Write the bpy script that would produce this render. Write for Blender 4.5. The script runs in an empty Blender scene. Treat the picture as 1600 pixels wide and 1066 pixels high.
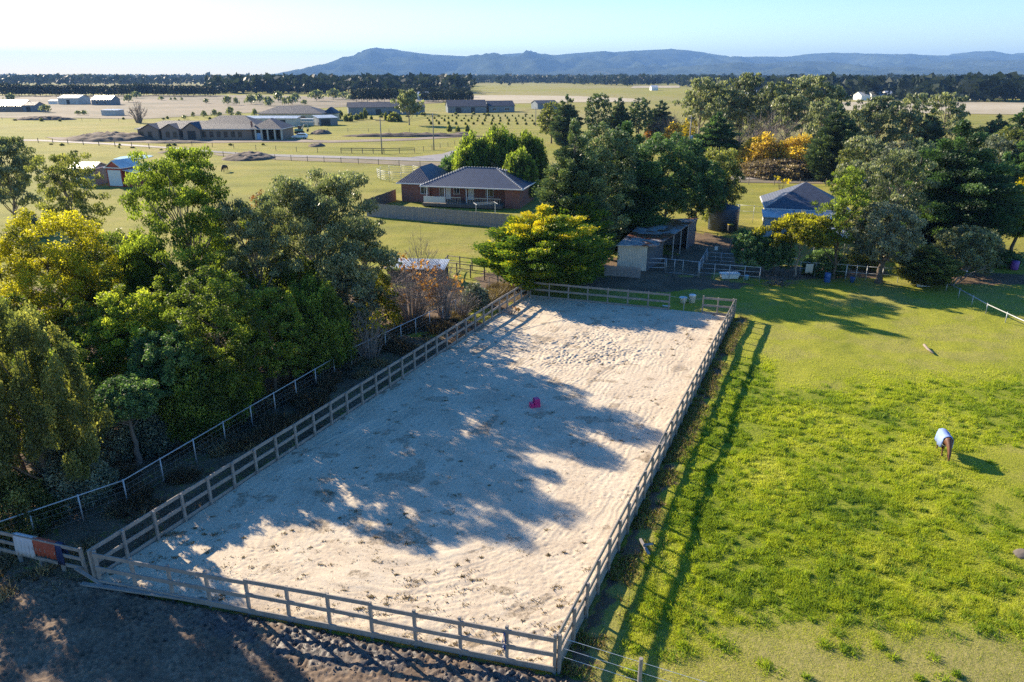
import bpy, math, random
import numpy as np
from mathutils import Vector, Matrix
R = math.radians
C = bpy.context.scene.collection
rng = np.random.default_rng(11)
random.seed(5)
# ------------------------------------------------------------------ camera model (pixel of the 1600x1066 photo -> point at a height)
CH, FP, HZ = 18.0, 1125.0, 118.0
TH = math.atan((533 - HZ) / FP)
cT, sT = math.cos(TH), math.sin(TH)
def ray(px, py):
    x = (px - 800) / FP; y = (533 - py) / FP
    return x, cT + y * sT, -sT + y * cT
def P(px, py, z=0.0):
    x, dy, dz = ray(px, py); t = (CH - z) / -dz
    return Vector((x * t, dy * t, z))
def ZY(py, Y):
    _, dy, dz = ray(800, py); return CH + Y / dy * dz
def XY(px, py, Y):
    x, dy, dz = ray(px, py); return x * Y / dy
def stand(px, base, top):
    """ground point of something tall whose middle stands at column px"""
    p = P(px, base); H = max(ZY(top, p.y), .4); z = .62 * H
    p.x = (px - 800) / FP * (p.y * cT - (z - CH) * sT); return p
def PX(x, y, z):
    d = y * cT - (z - CH) * sT; u = y * sT + (z - CH) * cT
    return 800 + FP * x / d, 533 - FP * u / d
# ------------------------------------------------------------------ noise in numpy
def _h(ix, iy, s):
    n = (ix.astype(np.int64) * 374761393 + iy.astype(np.int64) * 668265263 + s * 974634777) & 0x7fffffff
    n = ((n ^ (n >> 13)) * 1274126177) & 0x7fffffff
    return ((n ^ (n >> 16)) & 0xffff) / 65535.0
def vn(x, y, s=0):
    x = np.asarray(x, float); y = np.asarray(y, float)
    ix = np.floor(x); iy = np.floor(y); fx = x - ix; fy = y - iy
    fx = fx * fx * (3 - 2 * fx); fy = fy * fy * (3 - 2 * fy)
    a = _h(ix, iy, s); b = _h(ix + 1, iy, s); c = _h(ix, iy + 1, s); d = _h(ix + 1, iy + 1, s)
    return (a * (1 - fx) + b * fx) * (1 - fy) + (c * (1 - fx) + d * fx) * fy
def fbm(x, y, s=0, o=4):
    r = 0; a = .5; t = 0
    for k in range(o):
        r = r + a * vn(x * 2 ** k, y * 2 ** k, s + k * 17); t += a; a *= .5
    return r / t
def sstep(a, b, x):
    t = np.clip((x - a) / (b - a), 0, 1); return t * t * (3 - 2 * t)
# ------------------------------------------------------------------ objects
def link(o, parent=None):
    C.objects.link(o)
    if parent is not None: o.parent = parent
    return o
def tag(o, label, cat, group=None):
    o['label'] = label; o['category'] = cat
    if group: o['group'] = group
    return o
def thing(name, label, cat, loc=(0, 0, 0), rz=0, group=None):
    o = bpy.data.objects.new(name, None); o.empty_display_size = .3
    o.location = loc; o.rotation_euler = (0, 0, rz)
    link(o); return tag(o, label, cat, group)
def copy_tree(o, parent=None):
    c = o.copy(); link(c, parent)
    for ch in [q for q in KIDS.get(o.name, [])]:
        KIDS.setdefault(c.name, []).append(copy_tree(ch, c))
    return c
KIDS = {}
def obj(name, me, mat=None, parent=None):
    o = bpy.data.objects.new(name, me); link(o, parent)
    if mat is not None and not me.materials: me.materials.append(mat)
    if parent is not None: KIDS.setdefault(parent.name, []).append(o)
    return o
def np_mesh(name, v, f, smooth=False, fattr=None):
    v = np.ascontiguousarray(v, np.float32); f = np.ascontiguousarray(f, np.int32); k = f.shape[1]
    me = bpy.data.meshes.new(name)
    me.vertices.add(len(v)); me.vertices.foreach_set('co', v.ravel())
    me.loops.add(f.size); me.loops.foreach_set('vertex_index', f.ravel())
    me.polygons.add(len(f)); me.polygons.foreach_set('loop_start', np.arange(len(f), dtype=np.int32) * k)
    if smooth: me.polygons.foreach_set('use_smooth', np.ones(len(f), bool))
    me.update(calc_edges=True)
    for n, a in (fattr or {}).items():
        at = me.attributes.new(n, 'FLOAT', 'FACE'); at.data.foreach_set('value', np.asarray(a, np.float32))
    return me
class MB:
    def __init__(s): s.v = []; s.f = []
    def add(s, vs, fs):
        n = len(s.v); s.v += [tuple(q) for q in vs]; s.f += [tuple(i + n for i in q) for q in fs]; return s
    def box(s, x0, x1, y0, y1, z0, z1):
        return s.add([(x0, y0, z0), (x1, y0, z0), (x1, y1, z0), (x0, y1, z0), (x0, y0, z1), (x1, y0, z1), (x1, y1, z1), (x0, y1, z1)],
                     [(3, 2, 1, 0), (4, 5, 6, 7), (0, 1, 5, 4), (1, 2, 6, 5), (2, 3, 7, 6), (3, 0, 4, 7)])
    def bar(s, a, b, w, h, up=(0, 0, 1)):
        a = Vector(a); b = Vector(b); d = (b - a).normalized(); up = Vector(up)
        sd = d.cross(up)
        if sd.length < 1e-3: sd = d.cross(Vector((1, 0, 0)))
        sd.normalize(); u = sd.cross(d).normalized()
        sd = sd * (w / 2); u = u * (h / 2)
        return s.add([a - sd - u, a + sd - u, a + sd + u, a - sd + u, b - sd - u, b + sd - u, b + sd + u, b - sd + u],
                     [(0, 1, 2, 3), (7, 6, 5, 4), (4, 5, 1, 0), (5, 6, 2, 1), (6, 7, 3, 2), (7, 4, 0, 3)])
    def tube(s, path, rad, n=8, cap=True):
        path = [Vector(p) for p in path]
        if not hasattr(rad, '__len__'): rad = [rad] * len(path)
        rings = []
        for i, p in enumerate(path):
            d = (path[min(i + 1, len(path) - 1)] - path[max(i - 1, 0)]).normalized()
            a = d.cross(Vector((0, 0, 1)))
            if a.length < .05: a = d.cross(Vector((1, 0, 0)))
            a.normalize(); b = d.cross(a)
            rings.append([p + (a * math.cos(2 * math.pi * k / n) + b * math.sin(2 * math.pi * k / n)) * rad[i] for k in range(n)])
        vs = [q for r_ in rings for q in r_]; fs = []
        for i in range(len(path) - 1):
            for k in range(n):
                k2 = (k + 1) % n; fs.append((i * n + k, i * n + k2, (i + 1) * n + k2, (i + 1) * n + k))
        if cap: fs.append(tuple(range(n - 1, -1, -1))); fs.append(tuple((len(path) - 1) * n + k for k in range(n)))
        return s.add(vs, fs)
    def lathe(s, c, prof, n=24):
        vs = []; fs = []
        for r_, z in prof:
            vs += [(c[0] + r_ * math.cos(2 * math.pi * k / n), c[1] + r_ * math.sin(2 * math.pi * k / n), c[2] + z) for k in range(n)]
        for i in range(len(prof) - 1):
            for k in range(n):
                k2 = (k + 1) % n; fs.append((i * n + k, i * n + k2, (i + 1) * n + k2, (i + 1) * n + k))
        fs.append(tuple(range(n - 1, -1, -1))); fs.append(tuple((len(prof) - 1) * n + k for k in range(n)))
        return s.add(vs, fs)
    def mesh(s, name, smooth=False, bevel=0):
        me = bpy.data.meshes.new(name); me.from_pydata(s.v, [], s.f); me.update()
        if bevel:
            import bmesh
            bm = bmesh.new(); bm.from_mesh(me)
            bmesh.ops.bevel(bm, geom=bm.edges[:], offset=bevel, segments=1, affect='EDGES'); bm.to_mesh(me); bm.free()
        if smooth: me.polygons.foreach_set('use_smooth', [True] * len(me.polygons))
        return me
    def build(s, name, mat, parent=None, smooth=False, bevel=0):
        return obj(name, s.mesh(name, smooth, bevel), mat, parent)
# ------------------------------------------------------------------ materials
class NT:
    def __init__(s, name):
        s.m = bpy.data.materials.new(name); s.m.use_nodes = True; s.t = s.m.node_tree
        s.b = s.t.nodes['Principled BSDF']; s.o = s.t.nodes['Material Output']
    def n(s, typ, **kw):
        q = s.t.nodes.new(typ)
        for k, v in kw.items():
            if k.startswith('i_'): q.inputs[k[2:].replace('_', ' ')].default_value = v
            else: setattr(q, k, v)
        return q
    def l(s, a, b): s.t.links.new(a, b)
    def co(s, obj_=False):
        return s.n('ShaderNodeTexCoord').outputs['Object'] if obj_ else s.n('ShaderNodeNewGeometry').outputs['Position']
    def noise(s, vec, sc, det=4, rough=.55, w=None):
        q = s.n('ShaderNodeTexNoise'); q.inputs['Scale'].default_value = sc; q.inputs['Detail'].default_value = det; q.inputs['Roughness'].default_value = rough
        if vec is not None: s.l(vec, q.inputs['Vector'])
        return q.outputs['Fac']
    def ramp(s, fac, stops, interp='LINEAR'):
        q = s.n('ShaderNodeValToRGB'); q.color_ramp.interpolation = interp
        e = q.color_ramp.elements
        while len(e) < len(stops): e.new(.5)
        for i, (p, c) in enumerate(stops): e[i].position = p; e[i].color = (c[0], c[1], c[2], 1)
        s.l(fac, q.inputs['Fac']); return q.outputs['Color']
    def mix(s, f, a, b, mode='MIX'):
        q = s.n('ShaderNodeMix'); q.data_type = 'RGBA'; q.blend_type = mode
        for k, v in ((0, f), (6, a), (7, b)):
            if isinstance(v, (int, float)): q.inputs[k].default_value = v
            elif isinstance(v, tuple): q.inputs[k].default_value = (*v, 1)
            else: s.l(v, q.inputs[k])
        return q.outputs[2]
    def math(s, op, a, b=0.0, clamp=False):
        q = s.n('ShaderNodeMath'); q.operation = op; q.use_clamp = clamp
        for k, v in ((0, a), (1, b)):
            if isinstance(v, (int, float)): q.inputs[k].default_value = v
            else: s.l(v, q.inputs[k])
        return q.outputs[0]
    def attr(s, name, out='Fac'):
        q = s.n('ShaderNodeAttribute'); q.attribute_name = name; return q.outputs[out]
    def bump(s, h, st=.3, dist=.05):
        q = s.n('ShaderNodeBump'); q.inputs['Strength'].default_value = st; q.inputs['Distance'].default_value = dist
        s.l(h, q.inputs['Height']); s.l(q.outputs['Normal'], s.b.inputs['Normal'])
    def col(s, c):
        if isinstance(c, tuple): s.b.inputs['Base Color'].default_value = (*c, 1)
        else: s.l(c, s.b.inputs['Base Color'])
    def rough(s, v):
        if isinstance(v, (int, float)): s.b.inputs['Roughness'].default_value = v
        else: s.l(v, s.b.inputs['Roughness'])
def mul(c, k): return tuple(min(1, x * k) for x in c)
def plain(name, c, rough=.8, var=.3, sc=3., metal=0, bump=.15, obj_=True, stain=None):
    m = NT(name); p = m.co(obj_)
    a = m.noise(p, sc, 5); b = m.noise(p, sc * 9, 3)
    f = m.math('ADD', m.math('MULTIPLY', a, .7), m.math('MULTIPLY', b, .3))
    col = m.ramp(f, [(.3, mul(c, 1 - var)), (.7, mul(c, 1 + var))])
    if stain: col = m.mix(m.ramp(m.noise(p, sc * .5, 5, .65), [(.5, (0, 0, 0)), (.62, (1, 1, 1))]), col, stain)
    m.col(col); m.rough(rough); m.b.inputs['Metallic'].default_value = metal
    if bump: m.bump(b, bump, .02)
    return m.m
def corrugated(name, c, stain=None, sc=13., axis=0, rough=.45, metal=.3, rust=0.0, rustc=(.22, .09, .05)):
    m = NT(name); p = m.co(True)
    sx = m.n('ShaderNodeSeparateXYZ'); m.l(p, sx.inputs[0])
    w = m.math('SINE', m.math('MULTIPLY', sx.outputs[axis], sc * 2 * math.pi / 2))
    n1 = m.noise(p, .7, 5, .6)
    col = m.ramp(n1, [(.3, mul(c, .75)), (.7, mul(c, 1.15))])
    if rust: col = m.mix(m.ramp(m.noise(p, .35, 6, .65), [(1 - rust - .04, (0, 0, 0)), (1 - rust + .05, (1, 1, 1))]), col, rustc)
    m.col(col); m.rough(rough); m.b.inputs['Metallic'].default_value = metal
    m.bump(w, .5, .02); return m.m
def leafmat(name, stops, trans=.35, tcol=1.7, rough=.55, spec=.3):
    m = NT(name); t = m.attr('tint')
    oi = m.n('ShaderNodeObjectInfo')
    t2 = m.math('ADD', t, m.math('MULTIPLY', m.math('SUBTRACT', oi.outputs['Random'], .5), .14), True)
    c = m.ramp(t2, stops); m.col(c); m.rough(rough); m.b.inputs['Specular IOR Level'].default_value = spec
    tr = m.n('ShaderNodeBsdfTranslucent')
    hs = m.n('ShaderNodeMix'); hs.data_type = 'RGBA'; hs.blend_type = 'MULTIPLY'; hs.inputs[0].default_value = 1
    m.l(c, hs.inputs[6]); hs.inputs[7].default_value = (tcol * 1.05, tcol * 1.1, tcol * .55, 1)
    m.l(hs.outputs[2], tr.inputs['Color'])
    mx = m.n('ShaderNodeMixShader'); mx.inputs[0].default_value = trans
    m.l(m.b.outputs[0], mx.inputs[1]); m.l(tr.outputs[0], mx.inputs[2]); m.l(mx.outputs[0], m.o.inputs['Surface'])
    return m.m
M = {}
M['wood'] = plain('weathered_timber', (.27, .243, .215), .85, .3, 3)
M['wood_dark'] = plain('dark_timber', (.13, .11, .095), .85, .3, 3)
M['bark'] = plain('bark', (.11, .085, .065), .9, .45, 4, bump=.4)
M['barkgum'] = plain('gum_bark', (.30, .25, .20), .85, .4, 3, bump=.3, stain=(.12, .09, .07))
M['twig'] = plain('grey_twigs', (.26, .21, .18), .85, .3, 4, bump=0)
M['steel'] = plain('galvanised_pipe', (.42, .44, .46), .5, .15, 3, metal=.35, bump=0)
M['paling'] = plain('grey_palings', (.28, .26, .25), .85, .3, 5)
M['white'] = plain('white_paint', (.75, .75, .74), .5, .06, 2, bump=0)
M['cream'] = plain('cream_sheet', (.50, .47, .40), .6, .12, 2)
M['pink'] = plain('pink_plastic', (.50, .02, .17), .4, .08, 4, bump=0)
M['blueplastic'] = plain('blue_plastic', (.03, .10, .30), .4, .1, 4, bump=0)
M['glass'] = plain('window_glass', (.03, .04, .05), .08, .1, 2, bump=0)
M['dark'] = plain('dark_metal', (.025, .027, .03), .6, .2, 2, bump=0)
M['rubber'] = plain('black_rubber', (.02, .02, .02), .8, .2, 4, bump=0)
M['brick'] = None
def brick(name, c1, c2, mort):
    m = NT(name); p = m.co(True)
    sx = m.n('ShaderNodeSeparateXYZ'); m.l(p, sx.inputs[0])
    cb = m.n('ShaderNodeCombineXYZ'); m.l(m.math('ADD', sx.outputs[0], sx.outputs[1]), cb.inputs[0]); m.l(sx.outputs[2], cb.inputs[1])
    b = m.n('ShaderNodeTexBrick'); m.l(cb.outputs[0], b.inputs['Vector']); b.inputs['Scale'].default_value = 1
    b.inputs['Color1'].default_value = (*c1, 1); b.inputs['Color2'].default_value = (*c2, 1); b.inputs['Mortar'].default_value = (*mort, 1)
    b.inputs['Brick Width'].default_value = .24; b.inputs['Row Height'].default_value = .086; b.inputs['Mortar Size'].default_value = .008
    m.col(m.mix(m.ramp(m.noise(p, .8, 4), [(.35, (.8, .8, .8)), (.7, (1.15, 1.15, 1.15))]), b.outputs['Color'], b.outputs['Color']))
    m.rough(.85); return m.m
M['brick'] = brick('red_brick', (.30, .085, .05), (.22, .06, .04), (.3, .25, .22))
M['brick2'] = brick('tan_brick', (.27, .19, .14), (.20, .13, .10), (.3, .27, .24))
def tiles(name, c, rs=3.2):
    m = NT(name); p = m.co(True)
    sx = m.n('ShaderNodeSeparateXYZ'); m.l(p, sx.inputs[0])
    g1 = m.math('FRACT', m.math('MULTIPLY', sx.outputs[2], rs * 2)); g2 = m.math('SINE', m.math('MULTIPLY', m.math('ADD', sx.outputs[0], sx.outputs[1]), 21))
    n1 = m.noise(p, 3, 5, .7)
    col = m.ramp(n1, [(.3, mul(c, .6)), (.7, mul(c, 1.4))]); m.col(m.mix(m.ramp(g1, [(0, (.55, .55, .55)), (.25, (1, 1, 1))]), (0.0, 0.0, 0.0), col))
    m.rough(.5); m.bump(m.math('ADD', g1, m.math('MULTIPLY', g2, .35)), .6, .04); return m.m
M['tile'] = tiles('grey_roof_tiles', (.05, .068, .11))
M['tile2'] = tiles('old_roof_tiles', (.09, .10, .13))
M['colorbond'] = corrugated('slate_sheet_roof', (.032, .048, .078), rough=.7, metal=0)
M['zinc'] = corrugated('zinc_sheet', (.42, .45, .48), rough=.4)
M['zincroof'] = corrugated('zinc_roof_rusted', (.60, .64, .68), rough=.32, rust=.5, sc=13, axis=0)
M['brightroof'] = corrugated('bright_roof', (.62, .62, .60), rough=.35)
M['shedwall'] = corrugated('shed_wall', (.16, .19, .23), rough=.5)
M['creamwall'] = corrugated('cream_wall', (.60, .55, .47), rough=.55, metal=0)
M['tank'] = corrugated('tank_plastic', (.055, .075, .11), rough=.5, metal=0, axis=2, sc=8)
M['redwall'] = corrugated('red_wall', (.36, .055, .035), rough=.55, metal=0)
# foliage palettes
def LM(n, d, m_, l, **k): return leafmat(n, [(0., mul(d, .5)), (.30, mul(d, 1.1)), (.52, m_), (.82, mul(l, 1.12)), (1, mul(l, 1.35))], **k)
M['l_olive'] = LM('olive_leaves', (0.073, 0.092, 0.034), (0.154, 0.172, 0.053), (0.307, 0.296, 0.092), trans=.4)
M['l_gum'] = LM('gum_leaves', (0.073, 0.095, 0.056), (0.161, 0.188, 0.097), (0.356, 0.361, 0.206), trans=.3, spec=.35, rough=.45)
M['l_green'] = LM('green_leaves', (0.057, 0.082, 0.018), (0.131, 0.180, 0.030), (0.283, 0.342, 0.053), trans=.45)
M['l_bright'] = LM('bright_leaves', (0.078, 0.108, 0.020), (0.196, 0.250, 0.032), (0.431, 0.451, 0.058), trans=.5)
M['l_dark'] = LM('dark_conifer', (0.041, 0.083, 0.036), (0.082, 0.154, 0.057), (0.187, 0.282, 0.091), trans=.28)
M['l_pine'] = LM('pine_needles', (0.054, 0.086, 0.041), (0.122, 0.171, 0.078), (0.259, 0.314, 0.125), trans=.15)
M['l_gold'] = leafmat('golden_conifer', [(0., (.035, .075, .02)), (.40, (.09, .16, .025)), (.58, (.24, .30, .02)), (.78, (.58, .47, .02)), (1, (.70, .54, .03))], trans=.3)
M['l_yellow'] = LM('yellow_leaves', (0.109, 0.100, 0.013), (0.290, 0.224, 0.017), (0.557, 0.422, 0.022), trans=.5)
M['l_mixyel'] = leafmat('turning_leaves', [(0., (.055, .062, .02)), (.4, (.13, .14, .02)), (.68, (.40, .36, .025)), (1, (.62, .54, .03))], trans=.45)
M['l_far'] = LM('far_leaves', (.018, .028, .024), (.038, .052, .040), (.07, .085, .06), trans=.15, spec=.05)  # leaf colour lightened and blued in place of distance haze
M['l_autumn'] = LM('autumn_leaves', (.30, .19, .035), (.55, .38, .05), (.68, .50, .08), trans=.4)
M['l_orange'] = LM('orange_leaves', (.14, .06, .02), (.30, .13, .035), (.46, .24, .05), trans=.3)
M['l_grey'] = LM('grey_green_leaves', (0.083, 0.100, 0.074), (0.156, 0.182, 0.123), (0.291, 0.307, 0.211), trans=.2)
M['l_brown'] = LM('brown_scrub', (0.085, 0.060, 0.037), (0.187, 0.136, 0.076), (0.374, 0.289, 0.153), trans=.2)

# ------------------------------------------------------------------ trees
def unit(a): return a / np.maximum(np.linalg.norm(a, axis=-1, keepdims=True), 1e-6)
def leaf_mesh(name, cl, S, g, asp=.5, mode='rand', sprig=.0):
    """cl: list of (centre, outward dir, radii3, n, tint) -> one mesh of leaf sized faces"""
    Ps, As, Ts = [], [], []
    for c, od, rr, n, t in cl:
        n = int(n)
        if n < 1: continue
        d = unit(g.normal(size=(n, 3))); r = g.random(n) ** .42
        r = np.where(g.random(n) < .10, r * 1.3, r)
        q = d * r[:, None] * np.array(rr)
        e1 = np.array([od[0], od[1], 0.]); e1 = e1 / max(np.linalg.norm(e1), 1e-6)
        if np.linalg.norm(e1) < .5: e1 = np.array([1., 0, 0])
        e2 = np.array([-e1[1], e1[0], 0.]); tilt = od[2]
        e1t = e1 * math.cos(tilt) + np.array([0, 0, 1.]) * math.sin(tilt); e3 = np.cross(e1t, e2)
        w = q[:, :1] * e1t + q[:, 1:2] * e2 + q[:, 2:3] * e3
        Ps.append(np.array(c) + w)
        rv = unit(g.normal(size=(n, 3)))
        if mode == 'down': a = rv * .7 + np.array([0, 0, -1.])
        elif mode == 'up': a = rv * .8 + np.array([0, 0, 1.]) + unit(w) * .4
        elif mode == 'out': a = rv * .7 + e1t * .8 + unit(w) * .5 + np.array([0, 0, .25])
        else: a = rv
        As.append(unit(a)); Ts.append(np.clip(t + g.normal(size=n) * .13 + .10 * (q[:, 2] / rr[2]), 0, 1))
    Pn = np.concatenate(Ps); A = np.concatenate(As); T = np.concatenate(Ts); n = len(Pn)
    B = unit(np.cross(A, unit(g.normal(size=(n, 3)))))
    sz = S * (0.5 + 1.0 * g.random(n) ** 1.4)[:, None]
    v = np.stack([Pn - A * sz * .5, Pn + B * sz * asp * .5, Pn + A * sz * .5, Pn - B * sz * asp * .5], 1).reshape(-1, 3)
    f = np.arange(n * 4).reshape(-1, 4)
    return np_mesh(name, v, f, fattr={'tint': T})
def clumps(kind, H, W, g, cb=None):
    """clump centres for a crown of height H and width W, base at 0"""
    out = []; r = W / 2
    def add(c, od, rr, t): out.append([np.array(c, float), od, rr, t])
    if kind == 'gum':
        cb = .3 if cb is None else cb
        nt = 22
        for i in range(nt):
            a = 2.4 * i + g.normal() * .3; u = (i + .5) / nt
            z = H * (cb + (1 - cb) * (.12 + .80 * u ** .8)); rad = r * .80 * math.sqrt(max(0, 1 - (u * .93) ** 2.2)) * (.55 + .45 * g.random())
            cx, cy = rad * math.cos(a), rad * math.sin(a)
            for k in range(7):
                o = g.normal(size=3) * np.array([.17, .17, .065]) * np.array([W, W, H]) * .62
                s = W * (.045 + .045 * g.random())
                add((cx + o[0], cy + o[1], min(z + o[2], H * .98 - s * .6)), (math.cos(a), math.sin(a), 0), (s * 1.15, s * 1.1, s * .75), .3 + .35 * g.random())
    elif kind in ('broad', 'weep'):
        cb = .12 if cb is None else cb
        n = 170 if kind == 'broad' else 120
        for i in range(n):
            u = (i + .5) / n; a = 2.39996 * i + g.normal() * .25
            ph = math.acos(1 - 1.75 * u); q = .70 + .24 * g.random()
            if g.random() < .2: q *= .6
            z = H * (cb + (1 - cb) * .5) + H * (1 - cb) * .46 * math.cos(ph) * q / .9; rad = r * math.sin(ph) ** .8 * q * (.82 + .3 * vn(a * 1.3, u * 5, 3 + int(H * 10)))
            s = W * (.05 + .04 * g.random())
            rr = (s, s, s * .8) if kind == 'broad' else (s * .85, s * .85, s * 1.7)
            add((rad * math.cos(a), rad * math.sin(a), min(max(z, H * cb + s * .4), H - rr[2] * .7)), (math.cos(a), math.sin(a), 0), rr, .25 + .4 * g.random())
    elif kind in ('layer', 'pine'):
        cb = .06 if cb is None else cb
        nl = 11 if kind == 'layer' else 10
        for L in range(nl):
            u = L / (nl - 1); z0 = H * (cb + (.93 - cb) * u)
            if kind == 'layer': R_ = r * (1 - u ** 2.8) ** .75 * (.9 if u > .1 else .72)
            else: R_ = r * (.62 + .38 * math.sin(math.pi * min(1, u * 1.1 + .12))) * (1 - u ** 5) ** .6
            m = max(3, int(9 * (R_ / r) + 3))
            for k in range(m):
                a = 2 * math.pi * (k + g.random() * .7) / m + L * 1.1; q = .62 + .42 * g.random()
                l = max(R_ * .40, W * .07); z = z0 + g.normal() * H * .022
                add((R_ * q * math.cos(a) * .78, R_ * q * math.sin(a) * .78, z), (math.cos(a), math.sin(a), .22 if kind == 'layer' else .12),
                    (l, l * .55, H * .030 + W * .012), .2 + .35 * g.random())
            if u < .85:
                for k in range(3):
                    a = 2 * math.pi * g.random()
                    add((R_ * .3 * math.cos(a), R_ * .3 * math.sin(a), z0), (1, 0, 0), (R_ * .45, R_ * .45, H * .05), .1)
        if kind == 'layer': add((0, 0, H * .95), (1, 0, 0), (W * .05, W * .05, H * .05), .5)
    elif kind == 'cone':     # upright cypress bushes: many flame shaped plumes
        n = 80
        for i in range(n):
            u = (i + .5) / n; a = 2.39996 * i; rad = r * math.sqrt(u) * .84
            hh = H * (1 - .62 * (rad / r) ** 2.4) * (.80 + .2 * g.random())
            s = W * (.055 + .035 * g.random())
            for q in (.86, .6, .33):
                add((rad * math.cos(a) * (1.12 - .12 * q), rad * math.sin(a) * (1.12 - .12 * q), hh * q), (math.cos(a), math.sin(a), 0), (s * (1.25 - .4 * q), s * (1.25 - .4 * q), hh * .19), .25 + .4 * g.random())
    elif kind == 'shrub':
        n = 85
        for i in range(n):
            u = (i + .5) / n; a = 2.39996 * i; ph = math.acos(1 - u * 1.08); q = .7 + .22 * g.random()
            s = W * (.075 + .045 * g.random())
            add((r * math.sin(ph) * math.cos(a) * q, r * math.sin(ph) * math.sin(a) * q, max(H * .1, H * .88 * math.cos(ph) * q + H * .08)), (math.cos(a), math.sin(a), 0), (s, s, s * .8 * min(1.3, H / W * 1.4)), .25 + .4 * g.random())
    return out
MODE = {'gum': 'down', 'broad': 'rand', 'weep': 'down', 'layer': 'out', 'pine': 'out', 'cone': 'up', 'shrub': 'rand'}
DENS = {'gum': 5.2, 'broad': 7.5, 'weep': 8.5, 'layer': 11, 'pine': 11, 'cone': 8.5, 'shrub': 7.5}
def tube_np(path, rad, k=6):
    path = np.array(path, float); n = len(path); d = unit(np.gradient(path, axis=0))
    up = np.array([.13, .05, 1.]) if abs(d[0][2]) < .9 else np.array([1., .1, 0])
    a = unit(np.cross(d, up)); b = np.cross(d, a); an = 2 * np.pi * np.arange(k) / k
    v = path[:, None] + (a[:, None] * np.cos(an)[None, :, None] + b[:, None] * np.sin(an)[None, :, None]) * np.array(rad)[:, None, None]
    v = v.reshape(-1, 3); i = np.arange(n - 1)[:, None] * k; j = np.arange(k)[None]; j2 = (j + 1) % k
    return v, np.stack([i + j, i + j2, i + k + j2, i + k + j], -1).reshape(-1, 4)
def join_np(parts):
    vs, fs, o = [], [], 0
    for v, f in parts: vs.append(v); fs.append(f + o); o += len(v)
    return np.concatenate(vs), np.concatenate(fs)
def trunk_parts(kind, H, W, cl, g, lean=(0, 0), tr=None):
    tr = tr or max(.035 * H * .55, .07); parts = []
    top = H * (.93 if kind in ('layer', 'pine') else (.62 if kind != 'gum' else .55))
    n = 8; pth = []
    for i in range(n):
        u = i / (n - 1); w = 0 if i == 0 else 1
        pth.append((lean[0] * u + g.normal() * W * .012 * w, lean[1] * u + g.normal() * W * .012 * w, -.25 + (top + .25) * u))
    rad = [tr * (1.35 if i == 0 else 1) * (1 - .82 * i / (n - 1)) + .012 for i in range(n)]
    parts.append(tube_np(pth, rad, 8)); pth = np.array(pth)
    step = max(1, len(cl) // (26 if kind == 'gum' else 16))
    for c in cl[::step]:
        e = c[0]; zt = max(H * .12, e[2] - H * (.22 if kind != 'layer' else .04) - .2 * np.hypot(e[0], e[1]) * (kind == 'gum'))
        u = min(max((zt + .25) / (top + .25), .08), .97); k = u * (n - 1); i0 = int(k); s = pth[i0] * (1 - (k - i0)) + pth[min(i0 + 1, n - 1)] * (k - i0)
        mid = (s + e) / 2 + np.array([g.normal() * .03 * W, g.normal() * .03 * W, (.04 if kind == 'gum' else -.01) * H])
        q = [s, (s + mid) / 2 + g.normal(size=3) * .01 * W, mid, (mid + e) / 2 + g.normal(size=3) * .015 * W, e]
        r0 = tr * .42 * (1 - u * .55)
        parts.append(tube_np(q, [r0, r0 * .8, r0 * .62, r0 * .42, r0 * .15 + .006], 5))
    return join_np(parts)
BARK = {'gum': 'barkgum', 'weep': 'bark'}
SEED = [100]
def tree(name, kind, mat, px, base, top, w, label, cat='tree', group=None, cb=None, lean=(0, 0), leaf=None, dens=1., tr=None, gold=False, asp=.5, bark=None, X=None, depth=1., parts=True, rz=None):
    SEED[0] += 1; g = np.random.default_rng(SEED[0])
    p = stand(px, base, top); H = max(ZY(top, p.y), .4); dist = math.hypot(p.y, CH)
    W = w / FP * (p.y * cT + (CH - H / 2) * sT)
    cl = clumps(kind, H, W, g, cb)
    for c in cl:
        c[0] = c[0] + np.array([lean[0], lean[1], 0]) * min(1, c[0][2] / (H * .6)); c[0][1] *= depth
    S = leaf or max(.12, dist * 2.3 / 720)
    la = S * S * asp * .5 * 1.06
    for c in cl:
        rr = c[2]; area = math.pi * rr[0] * max(rr[1], rr[2]) * .8
        c.append(DENS[kind] * dens * area / la * .38)
    if gold:
        for c in cl:
            zz = c[0][2] / H; c[3] = .22 + .26 * g.random()
            # new yellow growth on the outer upper sprays
            if zz > gold - .12 * g.random() and g.random() < .75: c[3] = .50 + .30 * g.random()
    o = thing(name, label, cat, p, 0, group)
    if rz is not None: o.rotation_euler.z = rz
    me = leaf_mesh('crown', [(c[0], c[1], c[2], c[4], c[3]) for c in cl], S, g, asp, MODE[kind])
    if gold:   # bright sprays sit on top of each plate
        T = np.empty(len(me.polygons), np.float32); me.attributes['tint'].data.foreach_get('value', T)
        me.attributes['tint'].data.foreach_set('value', np.clip(T, 0, 1))
    obj('crown', me, M[mat], o)
    v, f = trunk_parts(kind, H, W, cl, g, lean, tr)
    obj('trunk', np_mesh('trunk', v, f, True), M[bark or BARK.get(kind, 'bark')], o)
    return o
def place(src, px, base, top, w, label=None, group=None, cat=None, rz=None):
    """a copy of a tree at another spot, scaled to the size it has there"""
    SEED[0] += 1; g = random.Random(SEED[0])
    p = stand(px, base, top); H = ZY(top, p.y); W = w / FP * (p.y * cT + (CH - H / 2) * sT)
    o = copy_tree(src); o.location = p; h0, w0 = SIZE[src.name]
    o.scale = (W / w0, W / w0, H / h0); o.rotation_euler.z = g.random() * 6.28 if rz is None else rz
    if label: o['label'] = label
    if group: o['group'] = group
    if cat: o['category'] = cat
    return o
SIZE = {}
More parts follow.
